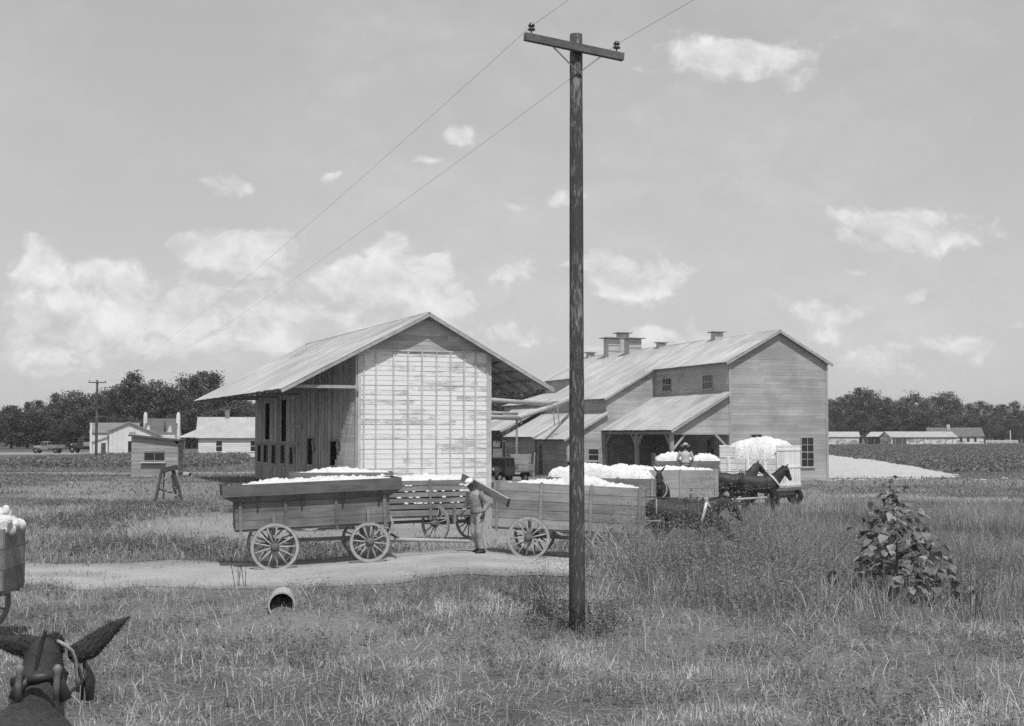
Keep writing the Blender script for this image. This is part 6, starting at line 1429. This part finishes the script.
# man with a plank on his shoulder, seen three-quarter from the left
Y = 35.6; X = (478 - 512) / F * Y
J1 = dict(pelvis=(0, 0, .98), chest=(.08, 0, 1.37), neck=(.16, 0, 1.60), head=(.24, 0, 1.73), face=(.85, .05, -.5), shl=(.10, .20, 1.51), ell=(-.05, .29, 1.25), wrl=(.07, .27, 1.00), shr=(.10, -.20, 1.51), elr=(.11, -.27, 1.22), wrr=(.27, -.24, 1.00),
          hipl=(.0, .10, .95), knl=(.10, .14, .52), anl=(.02, .16, .09), hipr=(0, -.10, .95), knr=(.02, -.13, .52), anr=(-.14, -.13, .09), palml=(0, -1, 0), palmr=(0, 1, 0))
man = person('stooping man in white cap and grey work clothes, plank on his shoulder, between the wagons', (X, Y, hz(X, Y)), R(222), J1, 'cap', 'shirt_mid', 'trousers_pale'); man.scale = (1.08, 1.12, 1.03)
def plank():
    a, b = at(462, 476.5, 35.75), at(509, 503, 35.2); m = MB(); d = (b - a).normalized(); c = (a + b) / 2; m.bar(a - c, b - c, .045, .24, (0, -.45, .9)); o = m.build('plank', M['wagon_pale3'], None, tuple(c)); tag(o, 'grey plank slanting over the stooping man’s shoulder', 'plank')
    e = MB(); e.bar(b - c - d * .04, b - c - d * .0, .06, .25, (0, -.45, .9)); e.build('end_cleat', M['beam_dark'], o)
plank()
# man in a brimmed hat sitting on the cotton, back to us
Y = 57.2; X = (685 - 512) / F * Y
J2 = dict(pelvis=(0, 0, .10), chest=(.06, 0, .48), neck=(.10, 0, .68), head=(.14, 0, .80), face=(1, 0, -.15), shl=(.08, .22, .60), ell=(.10, .32, .32), wrl=(.30, .22, .18), shr=(.08, -.22, .60), elr=(.10, -.32, .32), wrr=(.30, -.22, .18),
          hipl=(.05, .10, .10), knl=(.45, .16, .22), anl=(.62, .16, -.20), hipr=(.05, -.10, .10), knr=(.45, -.16, .22), anr=(.62, -.16, -.20), palml=(0, -.3, -1), palmr=(0, .3, -1))
person('man in pale shirt and brimmed hat sitting with his back to us on the cotton', (X, Y, 1.93), R(82), J2, 'shirt_pale', 'shirt_pale', 'trousers', None, 'hat')

# ------------------------------------------------------------------ motor vehicles of the thirties
def motor(kind, label, X, Y, rz, paint, truck=False, z=0, group='old motor vehicles parked about the gin'):
    t = thing(kind, label, 'truck' if truck else 'car', (X, Y, z), rz, group); m = MB()
    hood = [(.55, .62, .55), (1.0, .62, .5), (1.55, .60, .42), (1.72, .56, .36)]
    b = MB(); b.loft([(x, 0, .78) for x, h, w in hood], [(w, .36) for x, h, w in hood], 12, (0, 1, 0)); b.box(-1.7, 1.6, -.36, .36, .42, .56); b.build('bonnet', M[paint], t)
    bx = MB()
    def cab(x0, x1, z1, sl):
        w = .70; bx.hexa([(x0, -w, .55), (x1, -w, .55), (x1, w, .55), (x0, w, .55), (x0, -w, 1.12), (x1, -w, 1.12), (x1, w, 1.12), (x0, w, 1.12)])
        ro = MB(); ro.hexa([(x0 + .02, -w + .06, z1), (x1 - sl - .02, -w + .06, z1), (x1 - sl - .02, w - .06, z1), (x0 + .02, w - .06, z1), (x0 + .15, -w + .2, z1 + .09), (x1 - sl - .2, -w + .2, z1 + .09), (x1 - sl - .2, w - .2, z1 + .09), (x0 + .15, w - .2, z1 + .09)]); ro.build('roof', M[paint], t)
        for s in (-1, 1):
            for xa, xb in ((x0 + .05, x0 + .05), (x1 - .03, x1 - sl), ((x0 + x1) / 2, (x0 + x1) / 2)): MB().bar((xa, s * (w - .03), 1.10), (xb, s * (w - .08), z1 + .02), .07, .06).build('pillar', M[paint], t)
        g = MB(); g.hexa([(x0 + .08, -w + .06, 1.13), (x1 - .06, -w + .06, 1.13), (x1 - .06, w - .06, 1.13), (x0 + .08, w - .06, 1.13), (x0 + .08, -w + .10, z1), (x1 - sl - .03, -w + .10, z1), (x1 - sl - .03, w - .10, z1), (x0 + .08, w - .10, z1)]); g.build('window', M['glass'], t)
    if truck:
        cab(-.55, .58, 1.68, .12); bx.build('cab', M[paint], t)
        q = MB(); q.box(-2.6, -.62, -.9, .9, .72, .80); q.build('bed', M['wagon_mid'], t)
        for s in (-1, 1): MB().box(-2.6, -.62, s * .9 - .02, s * .9 + .02, .805, 1.25).build('bed_side', M['wagon_pale'], t)
        MB().box(-2.62, -2.58, -.87, .87, .805, 1.25).build('tailgate', M['wagon_pale'], t)
    else:
        cab(-1.35, .58, 1.58, .16); bx.hexa([(-1.75, -.6, .55), (-1.352, -.68, .55), (-1.352, .68, .55), (-1.75, .6, .55), (-1.6, -.55, 1.0), (-1.352, -.66, 1.12), (-1.352, .66, 1.12), (-1.6, .55, 1.0)]); bx.build('cab', M[paint], t)
    xr = -1.75 if truck else -1.25
    for x in (xr, 1.3):
        for s in (-1, 1):
            w = MB(); w.loft([(0, y, 0) for y in (-.07, -.06, .06, .07)], [.32, .36, .36, .32], 20, (0, 0, 1)); o = w.build('wheel', M['rubber'], t, (x, s * .68, .36)); h = MB(); h.loft([(0, -.075, 0), (0, .075, 0)], [.2, .18], 14, (0, 0, 1)); h.build('rim', M['car_grey'], o)
            f = MB(); pts = [(x + .46 * math.cos(a), s * .70, .36 + .46 * math.sin(a)) for a in np.linspace(.05, 3.0, 9)]; f.loft(pts, [(.14, .02)] * 9, 8, (0, 1, 0)); f.build('fender', M[paint], t)
    for s in (-1, 1):
        l = MB(); l.loft([(1.50, s * .42, .92), (1.62, s * .42, .92), (1.66, s * .42, .92)], [.05, .11, .10], 12, (0, 1, 0)); l.build('headlight', M['pipe_tin'], t)
    MB().box(1.73, 1.76, -.30, .30, .50, 1.06).build('radiator', M['pipe_tin'], t); MB().box(1.85, 1.90, -.72, .72, .42, .52).build('bumper', M['tyre_iron'], t); return t
Y = 246; k = Y / F
motor('parked_truck', 'pale flat-bed truck parked far left in front of the wood', (47 - 512) * k, Y, R(175), 'car_grey', True).scale = (1.2, 1.2, 1.2)
motor('parked_truck', 'dark high-cab truck parked far left beside the pale truck', (77 - 512) * k, Y + 4, R(165), 'car_dark', True, .0).scale = (1.3, 1.3, 1.6)
motor('parked_car', 'old sedan parked by the gin wing, its roof just showing over the cotton', (590 - 512) / F * 86, 86, R(10), 'car_grey')
motor('parked_truck', 'old dark truck facing us beside the right edge of the barn front', (502 - 512) / F * 93, 93, R(-125), 'car_dark', True)
